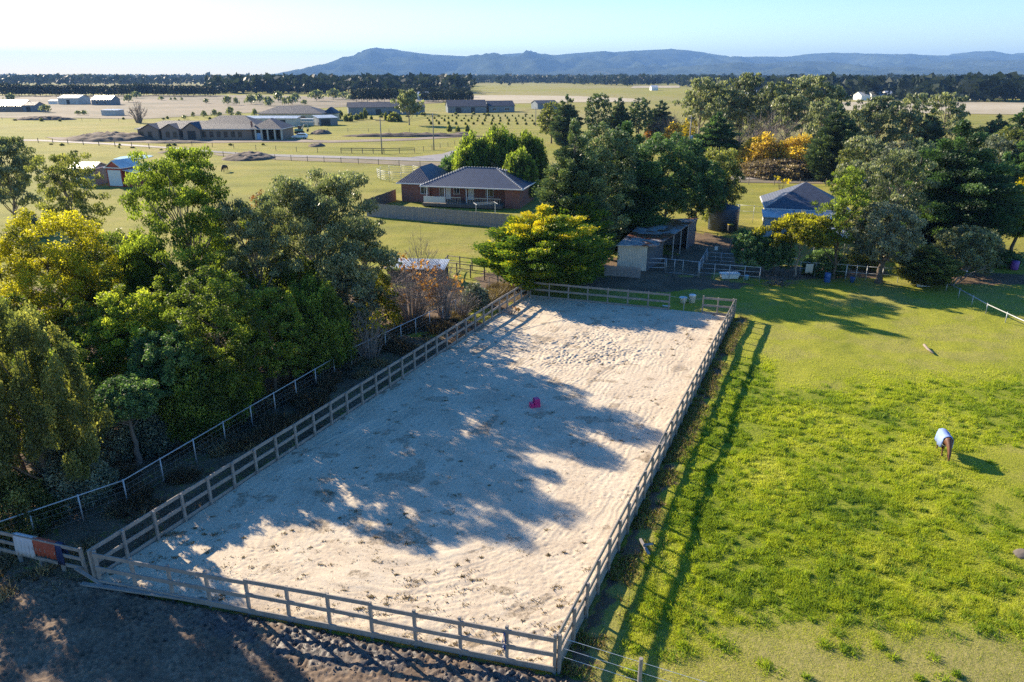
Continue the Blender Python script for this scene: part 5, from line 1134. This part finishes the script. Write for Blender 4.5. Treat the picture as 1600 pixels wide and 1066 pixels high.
# ------------------------------------------------------------------ animals
def skin_animal(name, label, cat, loc, rz, mat, sc=1., rug=None, graze=True):
    V = [(-.55, 0, 1.18, .30, .31), (-.15, 0, 1.10, .31, .34), (.35, 0, 1.10, .29, .33), (.64, 0, 1.18, .26, .33), (.90, 0, 1.02, .17, .25), (1.12, 0, .76, .12, .18), (1.26, 0, .54, .11, .13), (1.33, 0, .30, .075, .085), (1.36, 0, .10, .055, .06)]
    E_ = [(i, i + 1) for i in range(8)]
    def chain(root, pts):
        p = root
        for q in pts: V.append(q); E_.append((p, len(V) - 1)); p = len(V) - 1
    for s, dx in ((1, .10), (-1, -.06)):
        chain(2, [(.48, .15 * s, .88, .12, .15), (.46 + dx, .16 * s, .50, .06, .07), (.47 + dx, .16 * s, .15, .04, .045), (.52 + dx, .16 * s, .0, .055, .06)])
        chain(0, [(-.58, .17 * s, .88, .14, .2), (-.74 - dx, .17 * s, .52, .06, .08), (-.68 - dx, .17 * s, .15, .045, .045), (-.63 - dx, .17 * s, .0, .055, .06)])
    chain(0, [(-.84, 0, 1.22, .05, .05), (-.96, 0, .9, .06, .06), (-.95, 0, .5, .03, .03)])
    me = bpy.data.meshes.new('body'); me.from_pydata([v[:3] for v in V], E_, []); o = bpy.data.objects.new('body', me); C.objects.link(o)
    md = o.modifiers.new('skin', 'SKIN'); md.use_smooth_shade = True
    for i, v in enumerate(V): me.skin_vertices[0].data[i].radius = (v[3], v[4]); me.skin_vertices[0].data[i].use_root = (i == 0)
    sb = o.modifiers.new('sub', 'SUBSURF'); sb.levels = 2; sb.render_levels = 2
    dg = bpy.context.evaluated_depsgraph_get(); me2 = bpy.data.meshes.new_from_object(o.evaluated_get(dg)); bpy.data.objects.remove(o)
    root = thing(name, label, cat, loc, rz); root.scale = (sc,) * 3
    me2.name = 'body'; me2.materials.clear(); obj('body', me2, mat, root)
    hb = MB()
    for s in (-.05, .05): MB().tube([(1.16, s, .62), (1.13, s * 1.7, .74)], [.035, .008], 6).build('ear', mat, root, True)
    mn = MB(); 
    for k in range(16):
        t = k / 15; x = .62 + .56 * t; z = 1.42 - .72 * t ** 1.1; mn.tube([(x, 0, z), (x - .02, .05, z - .02), (x - .03, .12, z - .20)], [.035, .03, .01], 5)
    mn.build('mane', M['dark'], root, True)
    MB().tube([(-.83, 0, 1.2), (-.96, 0, .95), (-.97, 0, .35)], [.05, .09, .04], 8).build('tail_hair', M['dark'], root, True)
    if rug:
        vs = []; n = 14; xs_ = [-.90, -.82, -.66, -.48, -.30, -.10, .10, .28, .42, .54]; ry = [.16, .29, .34, .36, .36, .37, .37, .36, .34, .31]; rz_ = [.20, .30, .345, .35, .345, .355, .36, .365, .37, .35]; zc = [1.15, 1.17, 1.17, 1.15, 1.12, 1.10, 1.10, 1.12, 1.14, 1.16]
        for x, a, b, c in zip(xs_, ry, rz_, zc):
            for k in range(n + 1):
                t = math.pi * k / n; yy = a * math.cos(t) * (1.02); zz = c + b * math.sin(t)
                if k in (0, n): yy *= 1.10 + .08 * math.sin(x * 9 + k); zz = c - .50 + .04 * math.sin(x * 17)
                elif k in (1, n - 1): yy = a * (1 if k == 1 else -1) * 1.04; zz = c - .06
                vs.append((x, yy + .03 * math.sin(x * 31 + k * 1.7), zz + .018 * math.sin(k * 2.3 + x * 11)))
        fs = [(j * (n + 1) + i, j * (n + 1) + i + 1, (j + 1) * (n + 1) + i + 1, (j + 1) * (n + 1) + i) for j in range(len(xs_) - 1) for i in range(n)]
        me3 = bpy.data.meshes.new('rug'); me3.from_pydata(vs, [], fs); me3.polygons.foreach_set('use_smooth', [True] * len(fs)); k = obj('rug', me3, rug, root); md = k.modifiers.new('t', 'SOLIDIFY'); md.thickness = .02; md.offset = 1
        MB().tube([(.60, .33, .95), (.62, .2, .85), (.62, -.2, .85), (.60, -.33, .95)], .02, 5).build('chest_strap', M['white'], root)
    return root
bay = plain('bay_coat', (.13, .05, .025), .6, .3, 4, bump=0)
skin_animal('horse', 'brown horse in a blue rug grazing in the green paddock', 'horse', P(1472, 708), R(-104), bay, .74, plain('blue_rug', (.22, .31, .60), .7, .15, 4))
skin_animal('cow', 'small dark cow grazing alone in the middle paddock', 'cow', P(352, 268.5), R(-100), plain('black_hide', (.03, .022, .02), .7, .3, 4), .95)
# ------------------------------------------------------------------ trees
T = tree
# left stand
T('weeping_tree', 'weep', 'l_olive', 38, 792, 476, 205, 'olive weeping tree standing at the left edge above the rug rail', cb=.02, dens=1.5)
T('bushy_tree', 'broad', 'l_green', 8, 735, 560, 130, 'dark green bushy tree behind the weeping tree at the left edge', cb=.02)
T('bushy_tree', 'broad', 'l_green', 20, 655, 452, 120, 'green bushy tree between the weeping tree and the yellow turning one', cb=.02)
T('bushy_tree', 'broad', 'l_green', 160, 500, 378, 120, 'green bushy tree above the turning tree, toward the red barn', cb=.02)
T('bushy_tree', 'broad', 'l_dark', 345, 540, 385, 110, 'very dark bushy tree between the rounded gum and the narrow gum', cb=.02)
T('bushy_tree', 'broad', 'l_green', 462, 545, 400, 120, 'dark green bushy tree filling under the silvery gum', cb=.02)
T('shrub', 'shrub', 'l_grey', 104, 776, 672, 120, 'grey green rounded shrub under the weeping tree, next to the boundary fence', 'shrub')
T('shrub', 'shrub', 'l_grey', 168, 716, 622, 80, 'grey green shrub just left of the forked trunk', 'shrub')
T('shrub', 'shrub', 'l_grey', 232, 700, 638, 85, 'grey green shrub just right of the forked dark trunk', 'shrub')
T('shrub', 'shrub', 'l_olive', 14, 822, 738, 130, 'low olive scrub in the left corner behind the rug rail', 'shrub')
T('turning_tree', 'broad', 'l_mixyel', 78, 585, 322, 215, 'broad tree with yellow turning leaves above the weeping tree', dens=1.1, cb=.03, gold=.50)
T('bushy_tree', 'broad', 'l_green', 92, 690, 540, 130, 'dark bushy tree between the weeping tree and the leafy one', cb=.04)
T('bushy_tree', 'broad', 'l_dark', 262, 672, 505, 130, 'very dark bushy tree right behind the leafy tree trunk', cb=.04)
T('bushy_tree', 'broad', 'l_green', 150, 560, 428, 120, 'green bushy tree under the turning tree on its right', cb=.04)
T('bushy_tree', 'broad', 'l_green', 300, 590, 400, 120, 'dark green bushy tree at the foot of the rounded gum', cb=.04)
T('bushy_tree', 'broad', 'l_green', 390, 560, 420, 120, 'dark bushy tree at the foot of the narrow gum', cb=.04)
T('bushy_tree', 'broad', 'l_grey', 540, 530, 400, 100, 'grey green bushy tree at the foot of the small grey gum', cb=.04)
T('bushy_tree', 'broad', 'l_olive', -95, 800, 500, 210, 'olive tree added mostly past the left edge to shade the near left corner, beside the weeping tree', cb=.05)  # added mostly outside the frame to throw shade over the near left corner
T('shrub', 'shrub', 'l_olive', 460, 470, 400, 120, 'olive scrub behind the trunks of the silvery gum', 'shrub')
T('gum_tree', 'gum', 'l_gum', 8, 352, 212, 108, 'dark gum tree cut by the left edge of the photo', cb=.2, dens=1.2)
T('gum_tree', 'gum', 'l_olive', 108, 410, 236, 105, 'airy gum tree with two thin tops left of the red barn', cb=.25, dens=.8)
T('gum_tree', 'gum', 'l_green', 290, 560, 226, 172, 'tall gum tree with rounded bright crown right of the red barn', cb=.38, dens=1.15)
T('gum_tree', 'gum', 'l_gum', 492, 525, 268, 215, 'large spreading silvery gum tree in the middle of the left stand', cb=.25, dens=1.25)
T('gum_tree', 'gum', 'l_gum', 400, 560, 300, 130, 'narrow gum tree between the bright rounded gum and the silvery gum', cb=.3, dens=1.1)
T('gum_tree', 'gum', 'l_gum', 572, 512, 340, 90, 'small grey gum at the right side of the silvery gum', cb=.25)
T('cypress_bush', 'cone', 'l_bright', 232, 560, 352, 105, 'bright green upright cypress under the rounded gum', dens=.9)
T('leafy_tree', 'broad', 'l_bright', 212, 640, 446, 150, 'bright leafy tree rising above the dark forked one in the left stand', cb=.1)
T('forked_tree', 'broad', 'l_dark', 200, 722, 592, 105, 'dark tree with a forked trunk between two grey green shrubs', cb=.5, tr=.17, bark='wood_dark')
T('bushy_tree', 'broad', 'l_green', 338, 650, 418, 150, 'domed green bushy tree directly above the feathery wattle', cb=.05)
T('wattle_tree', 'cone', 'l_green', 296, 668, 546, 165, 'feathery green wattle leaning toward the boundary fence', dens=1.1)
T('wattle_tree', 'cone', 'l_bright', 366, 630, 530, 80, 'small bright topped wattle right of the feathery one', dens=1.1)
T('bushy_tree', 'broad', 'l_green', 420, 612, 450, 120, 'dark green bushy tree right of the domed one', cb=.04)
T('bushy_tree', 'broad', 'l_green', 150, 640, 470, 110, 'dark bushy tree behind the leafy one and the weeping one', cb=.04)
T('bushy_tree', 'cone', 'l_green', 487, 574, 432, 125, 'dark upright bush below the silvery gum near the boundary fence')
T('shrub', 'shrub', 'l_olive', 195, 470, 352, 110, 'yellowish olive scrub between the turning tree and the rounded gum', 'shrub')
T('shrub', 'shrub', 'l_olive', 120, 430, 372, 90, 'low olive scrub at the foot of the airy two topped gum', 'shrub', group=None)
T('shrub', 'shrub', 'l_olive', 345, 470, 366, 110, 'olive scrub behind the rounded gum on the barn side', 'shrub')
T('shrub', 'shrub', 'l_grey', 44, 372, 325, 40, 'small grey bush on the pale grass above the turning tree', 'shrub')
T('shrub', 'shrub', 'l_olive', 545, 546, 466, 85, 'olive shrub with yellowing tips at the boundary fence below the small grey gum', 'shrub')
T('shrub', 'shrub', 'l_mixyel', 588, 512, 414, 75, 'yellowing shrub between the small grey gum and the bare twigs', 'shrub')
T('shrub', 'shrub', 'l_orange', 408, 398, 286, 62, 'orange tinted shrub behind the left stand of gums', 'shrub', dens=.6)
bare('sapling', 477, 420, 262, 46, 'tall thin yellow sapling behind the silvery gum', 'tree', n=22, lm='l_yellow', nl=60)
bare('bare_shrub', 640, 500, 398, 150, 'leafless purplish shrub with a few orange leaves beside the boundary fence', n=150, lm='l_orange', nl=26)
bare('bare_shrub', 692, 498, 398, 62, 'pale grey leafless shrub at the timber pen', n=70)
bare('bare_shrub', 575, 560, 470, 90, 'brown bare shrub with yellow leaf tufts near the boundary fence', n=60, lm='l_yellow', nl=22)
bare('bare_sapling', 655, 436, 352, 60, 'tall bare saplings standing on the bright grass', n=30)
T('shrub', 'shrub', 'l_grey', 742, 478, 440, 48, 'small grey green shrub beside the mesh fence', 'shrub')
bare('bare_shrub', 722, 492, 448, 60, 'brown leafless scrub tangled on the mesh fence', n=60, mat='twig')
bare('bare_shrub', 800, 492, 478, 30, 'tiny orange brown weed clump behind the far left fence posts', n=30, lm='l_orange', nl=8)
# golden and dark conifers in the middle
T('golden_conifer', 'layer', 'l_gold', 850, 449, 320, 222, 'golden tipped spreading conifer at the far left corner of the arena', gold=.74, dens=1.0, cb=.16, asp=.45, leaf=.24)
T('golden_conifer', 'layer', 'l_gold', 905, 425, 283, 120, 'taller green conifer with a small golden top behind the spreading one', gold=.86, dens=1.1, asp=.45, leaf=.26)
T('dark_cypress', 'layer', 'l_pine', 896, 418, 184, 145, 'tall dark olive cypress behind the golden conifers, left end of the dark row', dens=1.2, cb=.02)
T('dark_cypress', 'broad', 'l_pine', 936, 402, 181, 130, 'olive cypress between the tall left one and the huge layered one', dens=1.2, cb=.02)
T('dark_cypress', 'layer', 'l_dark', 976, 384, 188, 160, 'huge dark green cypress behind the stable roof, its layered side lit', dens=1.2, asp=.45)
T('dark_cypress', 'broad', 'l_dark', 1045, 368, 208, 135, 'dark domed cypress right of the huge layered one', dens=1.2)
T('dark_cypress', 'broad', 'l_dark', 1092, 360, 248, 95, 'low dark cypress at the right end of the dark row', dens=1.2)
for a in ((710, 296, 238, 62, 'cone', 'l_dark', 'low spreading dark bush at the left end behind the brick house'), (738, 300, 206, 70, 'cone', 'l_green', 'left tall green cypress bush behind the brick house roof'), (782, 300, 193, 84, 'cone', 'l_green', 'middle tallest green cypress bush behind the brick house roof'),
          (826, 302, 200, 66, 'cone', 'l_green', 'right green cypress bush between the brick house and the dark cypress'), (812, 312, 228, 62, 'cone', 'l_green', 'rounded front cypress bush close to the right end of the tiled brick house roof'), (772, 306, 246, 40, 'shrub', 'l_brown', 'reddish brown shrub between the green cypress bushes')):
    T('cypress_bush', a[4], a[5], a[0], a[1], a[2], a[3], a[6])
T('gum_tree', 'gum', 'l_olive', 1122, 350, 230, 88, 'small straggly gum above the water tank', cb=.3, bark='barkgum')
T('shrub', 'shrub', 'l_olive', 1128, 352, 264, 52, 'rounded olive bush behind the water tank', 'shrub')
bare('sapling', 1222, 296, 270, 22, 'pale yellow sapling on the shaded lawn behind the tiled house', 'tree', n=16, lm='l_yellow', nl=16)
# back row of pines and gums
for i, (px, b, t, w, lab) in enumerate(((885, 228, 146, 52, 'leftmost dark pine of the back row, left of the twin tops'), (935, 226, 142, 46, 'dark pine with a narrow top in the back row'), (968, 225, 149, 44, 'third dark pine of the back row'), (1000, 224, 152, 42, 'dark rounded pine in the middle of the back row'), (1032, 222, 153, 46, 'last dark pine of the back row, beside the tall gums'), (862, 224, 158, 44, 'small pale green tree left of the back row of pines'))):
    T('pine_tree', 'pine' if i % 2 == 0 else 'broad', 'l_pine' if i < 5 else 'l_olive', px, b, t, w, lab)
for px, b, t, w, lab in ((1095, 238, 119, 72, 'tall gum at the left end of the tall gum row, with a rounded head'), (1160, 240, 111, 58, 'tallest slim gum of the row with a high tuft'), (1135, 242, 136, 62, 'lower bushy gum between the first two tall gums'), (1205, 244, 126, 64, 'thin stemmed gum in the middle of the tall gum row'),
                         (1258, 244, 115, 68, 'tall gum with double crown toward the right of the row'), (1302, 246, 132, 50, 'last gum of the tall row at its right end'), (1232, 250, 146, 62, 'shorter grey gum in front of the tall gum row')):
    T('gum_tree', 'gum', 'l_gum', px, b, t, w, lab, cb=.35, dens=1.15)
T('autumn_tree', 'shrub', 'l_autumn', 1190, 268, 205, 86, 'golden orange autumn tree, left half of the yellow thicket', dens=.8, bark='twig')
T('autumn_tree', 'shrub', 'l_autumn', 1246, 270, 203, 86, 'golden autumn tree, right half of the yellow thicket', dens=.8, bark='twig')
T('shrub', 'shrub', 'l_brown', 1215, 274, 246, 124, 'brown undergrowth at the foot of the yellow thicket', 'shrub', dens=.8)
T('autumn_tree', 'shrub', 'l_autumn', 1056, 228, 186, 48, 'yellow autumn tree behind the dark domed cypress', dens=.7)
T('autumn_tree', 'shrub', 'l_orange', 1022, 222, 188, 34, 'pale orange autumn tree behind the last dark pine', dens=.6)
bare('bare_tree', 1195, 262, 165, 110, 'thicket of pale bare branches rising above the yellow leaves', 'tree', n=110, upright=.8)
bare('bare_tree', 1050, 226, 168, 70, 'pinkish bare thicket left of the tall gums', 'tree', n=80)
T('sapling', 'broad', 'l_yellow', 1078, 232, 178, 28, 'lime yellow young tree by the transformer pole', dens=.7)
T('pine_tree', 'pine', 'l_dark', 1121, 262, 172, 76, 'round headed dark pine left of the yellow thicket')
T('pine_tree', 'layer', 'l_pine', 1308, 282, 163, 98, 'tall conical layered pine right of the yellow thicket', dens=1.15)
for px, b, t, w, lab, k, m_ in ((1372, 262, 148, 84, 'wide grey green gum right of the conical pine', 'gum', 'l_gum'), (1422, 262, 144, 60, 'tall gum just left of the dark round pine on the right', 'gum', 'l_gum'), (1478, 258, 142, 64, 'upright gum standing clear against the pale fields at right', 'gum', 'l_gum'),
                                (1452, 262, 168, 60, 'dark round pine between the right hand gums', 'pine', 'l_pine'), (1350, 290, 212, 70, 'lower grey gum in front of the wide grey green gum', 'gum', 'l_gum'), (1556, 262, 176, 64, 'dark pine behind the far right trees', 'pine', 'l_pine'),
                                (1596, 270, 160, 74, 'dark pine cut by the right edge on the skyline of the far fields', 'pine', 'l_dark'), (1525, 262, 196, 60, 'olive bush tree between the far right pines', 'broad', 'l_olive'), (1400, 300, 222, 66, 'grey shrub tree below the right hand gums', 'broad', 'l_grey'), (1330, 300, 226, 44, 'small olive tree at the foot of the conical pine', 'broad', 'l_olive')):
    T('gum_tree' if k == 'gum' else ('pine_tree' if k == 'pine' else 'bushy_tree'), k, m_, px, b, t, w, lab, cb=.25 if k == 'gum' else None)
for px, b, t, w, lab, k, m_ in ((1285, 262, 150, 58, 'grey green gum between the tall gum row and the conical pine, half hidden', 'gum', 'l_gum'), (1342, 262, 168, 56, 'small gum behind the right shoulder of the conical pine', 'gum', 'l_gum'), (1180, 236, 140, 60, 'bushy gum behind the yellow thicket, low in the tall row', 'broad', 'l_gum'),
                                (1500, 285, 214, 66, 'olive tree low between the upright gum and the right hand pines', 'broad', 'l_olive'), (1440, 300, 214, 60, 'dark bushy tree below the round pine on the right', 'broad', 'l_pine'), (1575, 300, 196, 70, 'olive bushy tree under the pine cut by the right edge', 'broad', 'l_olive')):
    T('gum_tree' if k == 'gum' else 'bushy_tree', k, m_, px, b, t, w, lab, cb=.2 if k == 'gum' else .03)
# right hand group
T('gum_tree', 'gum', 'l_green', 1318, 436, 258, 84, 'slender gum with hanging leaf bunches in front of the tiled house', cb=.22, dens=.9, tr=.16, bark='bark')
T('gum_tree', 'gum', 'l_gum', 1400, 425, 230, 108, 'large pale gum with bare twigs showing at the top, right of the tiled house', cb=.3, dens=.95)
T('gum_tree', 'broad', 'l_grey', 1386, 442, 316, 108, 'dense grey green gum with a thick trunk at the pipe fence', cb=.2, tr=.32)
T('pine_tree', 'pine', 'l_dark', 1490, 404, 184, 200, 'huge dark pine dominating the right side', dens=1.3, cb=.04)
T('pine_tree', 'pine', 'l_dark', 1560, 392, 238, 110, 'dark pine beside the huge one toward the right edge', dens=1.2, cb=.25)
T('golden_conifer', 'layer', 'l_gold', 1600, 402, 262, 90, 'golden tipped conifer at the right edge of the photo', gold=.6, cb=.3)
T('bushy_tree', 'broad', 'l_grey', 1552, 345, 208, 76, 'blue grey bushy tree behind the two dark pines', cb=.05)
T('bushy_tree', 'broad', 'l_gum', 1512, 436, 352, 104, 'dull grey green tree under the huge pine', cb=.08)
T('pine_tree', 'pine', 'l_dark', 1432, 398, 226, 105, 'dark pine behind the large pale gum', dens=1.2, cb=.04)
T('pine_tree', 'pine', 'l_dark', 1602, 352, 205, 110, 'dark pine cut by the right edge behind the golden conifer', dens=1.2, cb=.04)
T('bushy_tree', 'broad', 'l_gum', 1345, 330, 248, 80, 'grey green bushy tree behind the slender gum', cb=.04)
T('olive_conifer', 'pine', 'l_olive', 1450, 446, 382, 96, 'low olive conifer with spreading limbs at the end of the pipe fence', cb=.15)
T('bushy_tree', 'broad', 'l_grey', 1452, 400, 300, 80, 'grey green tree between the large pale gum and the huge pine', cb=.1)
T('leaning_tree', 'gum', 'l_mixyel', 1248, 432, 334, 104, 'umbrella shaped tree with leaning pale trunk and golden brown top', cb=.5, dens=1.3, lean=(.3, 0))
T('shrub', 'broad', 'l_dark', 1172, 424, 356, 60, 'left dark bush at the back of the yard', 'shrub', cb=.04)
T('shrub', 'broad', 'l_dark', 1212, 428, 368, 64, 'middle dark bush between the yard and the leaning tree', 'shrub', cb=.04)
T('shrub', 'shrub', 'l_dark', 1290, 428, 386, 70, 'low dark shrub in front of the curved carport', 'shrub')
T('shrub', 'shrub', 'l_dark', 1545, 408, 384, 100, 'dark clipped hedge under the right hand pines', 'hedge')
T('shrub', 'shrub', 'l_olive', 1350, 418, 382, 50, 'small olive bush behind the thick gum trunk', 'shrub')
# lone trees on the plain
big = T('gum_tree', 'gum', 'l_gum', 638, 195.5, 139, 46, 'large lone gum tree on the bright field beyond the road', cb=.25, dens=1.2)
T('shrub', 'shrub', 'l_olive', 616, 190, 174, 24, 'round bush touching the left side of the lone gum', 'shrub')
branch = bare('dead_tree', 213, 192, 153, 26, 'dead bare tree left of the unfinished house', 'tree', n=34, nl=0, tr=.16)
# prototypes for repeated far trees
proto_r = size_of(T('pine_tree', 'broad', 'l_far', 8, 151.5, 128.5, 20, 'dark tree of the far belt along the brown paddock', group='dark trees in the far belt', cb=.02, dens=.9), 151.5, 128.5, 20)
R_ = random.Random(4); x = 20
while x < 335:
    t = 130.5 + 3 * vn(x / 25., 0, 3) + R_.uniform(-1, 1); place(proto_r, x, 150.5 + R_.uniform(-.7, .7), t, R_.uniform(11, 18), rz=None); x += R_.uniform(6.5, 10)
x = -30
while x < 340:
    place(proto_r, x, 149.0, 137 + R_.uniform(-2, 2), R_.uniform(14, 22)); x += R_.uniform(9, 14)
for x0, x1, b, t0, w in ((556, 622, 159.5, 138, 16), (660, 735, 159.5, 142, 15), (560, 730, 152, 137.5, 15)):
    x = x0
    while x < x1: place(proto_r, x, b + R_.uniform(-.8, .5), t0 + R_.uniform(-2, 2), w * R_.uniform(.8, 1.2), 'dark tree in the dense clump beyond the lone gum', 'dark trees clumped beyond the lone gum'); x += w * .55
proto_g = size_of(T('gum_tree', 'gum', 'l_gum', 355, 164, 150, 14, 'small round gum scattered on the brown paddock', group='small gums scattered on the brown paddock', cb=.15), 164, 150, 14)
for px, b, t, w in ((368, 164.5, 152, 9), (392, 163, 148, 17), (405, 161, 146, 16), (419, 165.5, 151, 15), (434, 160, 143, 15), (444, 165, 152, 10), (456, 164, 150, 15), (475, 164.5, 156, 9), (462, 159, 146, 12), (494, 158, 141, 22), (520, 156, 139, 20), (536, 155, 144, 16), (548, 157, 148, 12), (252, 157, 150, 9), (267, 157, 152.5, 4), (273, 157, 152, 5), (284, 157.5, 152, 5),
                    (321, 162, 154, 9), (16, 161, 146, 16), (70, 176, 164, 16), (121, 180, 173, 8), (130, 180, 172.5, 10), (287, 187, 180, 8), (301, 184, 175, 6), (318, 184, 173, 10), (335, 183, 171, 9), (343, 184, 175, 9), (359, 183, 167, 11), (372, 183, 174, 10), (398, 183, 170, 9), (412, 184, 175, 7), (420, 166, 159, 9), (200, 160, 148, 14), (213, 154, 143, 14)):
    place(proto_g, px, b, t, w)
proto_s = size_of(T('young_tree', 'cone', 'l_olive', 540, 190, 179.5, 8, 'young tree planted near the long navy shed', group='young trees near the long navy shed'), 190, 179.5, 8)
for px, b, t, w in ((548, 190, 181, 7), (557, 188, 178, 9), (564, 187, 176, 8), (570, 186, 170, 7), (580, 187, 181, 5), (603, 189, 176, 6), (530, 186, 178, 6), (532, 182, 173, 8)): place(proto_s, px, b, t, w)
for px, w, t in ((702, 8, 195), (715, 8, 197.5), (730, 7, 195)): place(proto_s, px, 206, t, w, 'small conifer in the trio at the near edge of the orchard field', 'trio of small conifers near the windrow')
for j, (y, h) in enumerate(((182.5, 3.2), (186, 3.6), (190, 4.2), (195, 5))):
    for x in np.arange(664 + 3 * j, 856, 10.5 + j):
        if abs(x - 638) < 22: continue
        place(proto_s, x + R_.uniform(-1, 1), y + R_.uniform(-.4, .4), y - h * R_.uniform(.7, 1.2), 2.6 + .5 * j, 'tiny sapling planted in rows on the bright orchard field', 'sapling rows in the orchard field')
R2 = random.Random(9)
for i in range(52):
    px = R2.uniform(-20, 470) if i < 34 else R2.uniform(540, 860); b = R2.uniform(226, 240) if i < 22 else R2.uniform(186, 190)
    if i >= 34: b = R2.uniform(179, 184)
    place(proto_s, px, b, b - R2.uniform(2, 5), R2.uniform(3, 7), 'low weed bush scattered along a far fence line', 'weed bushes along the far fence lines', 'shrub')
# ------------------------------------------------------------------ air
hz = NT('air'); hz.t.nodes.remove(hz.b); pv = hz.n('ShaderNodeVolumePrincipled'); pv.inputs['Density'].default_value = HAZE = 8.5e-5; pv.inputs['Color'].default_value = (.27, .52, 1, 1); pv.inputs['Anisotropy'].default_value = 0
hz.l(pv.outputs[0], hz.o.inputs['Volume'])
o = MB().box(-16500, 16500, -300, 16000, -14, 470).build('haze', hz.m); o['kind'] = 'stuff'
# ------------------------------------------------------------------ light, sky, camera
SAZ, SEL = R(-48.5), R(24.8)        # sun azimuth clockwise from +Y, elevation
sd_ = Vector((math.sin(SAZ) * math.cos(SEL), math.cos(SAZ) * math.cos(SEL), math.sin(SEL)))
sl = bpy.data.lights.new('sun', 'SUN'); sl.energy = 5.0; sl.angle = R(.5); sl.color = (1, .85, .63)
so = bpy.data.objects.new('sun', sl); C.objects.link(so); so.rotation_euler = sd_.to_track_quat('Z', 'Y').to_euler()
w = bpy.data.worlds.new('World'); bpy.context.scene.world = w; w.use_nodes = True; nt = w.node_tree
sky = nt.nodes.new('ShaderNodeTexSky'); sky.sky_type = 'NISHITA'; sky.sun_disc = False; sky.sun_elevation = SEL; sky.sun_rotation = SAZ; sky.air_density = 1.0; sky.dust_density = .15; sky.ozone_density = 2.5
hsn = nt.nodes.new('ShaderNodeHueSaturation'); hsn.inputs['Saturation'].default_value = 1.35; hsn.inputs['Hue'].default_value = .508; nt.links.new(sky.outputs[0], hsn.inputs['Color']); nt.links.new(hsn.outputs[0], nt.nodes['Background'].inputs['Color']); nt.nodes['Background'].inputs['Strength'].default_value = .086
cam = bpy.data.cameras.new('camera'); co = bpy.data.objects.new('camera', cam); C.objects.link(co)
cam.sensor_width = 36; cam.lens = 36 * FP / 1600; cam.clip_end = 40000; cam.clip_start = .5
co.location = (0, 0, CH); co.rotation_euler = (R(90) - TH, 0, 0)
sc = bpy.context.scene; sc.camera = co
sc.view_settings.view_transform = 'Standard'; sc.view_settings.look = 'None'; sc.view_settings.gamma = 1; sc.view_settings.exposure = 1.36
sc.cycles.max_bounces = 6; sc.cycles.transparent_max_bounces = 8; sc.cycles.volume_bounces = 0; sc.cycles.diffuse_bounces = 3; sc.cycles.transmission_bounces = 3
sc.cycles.use_denoising = False
print('POLYS', sum(len(o.data.polygons) for o in C.objects if o.type == 'MESH'), 'OBJ', len(C.objects))
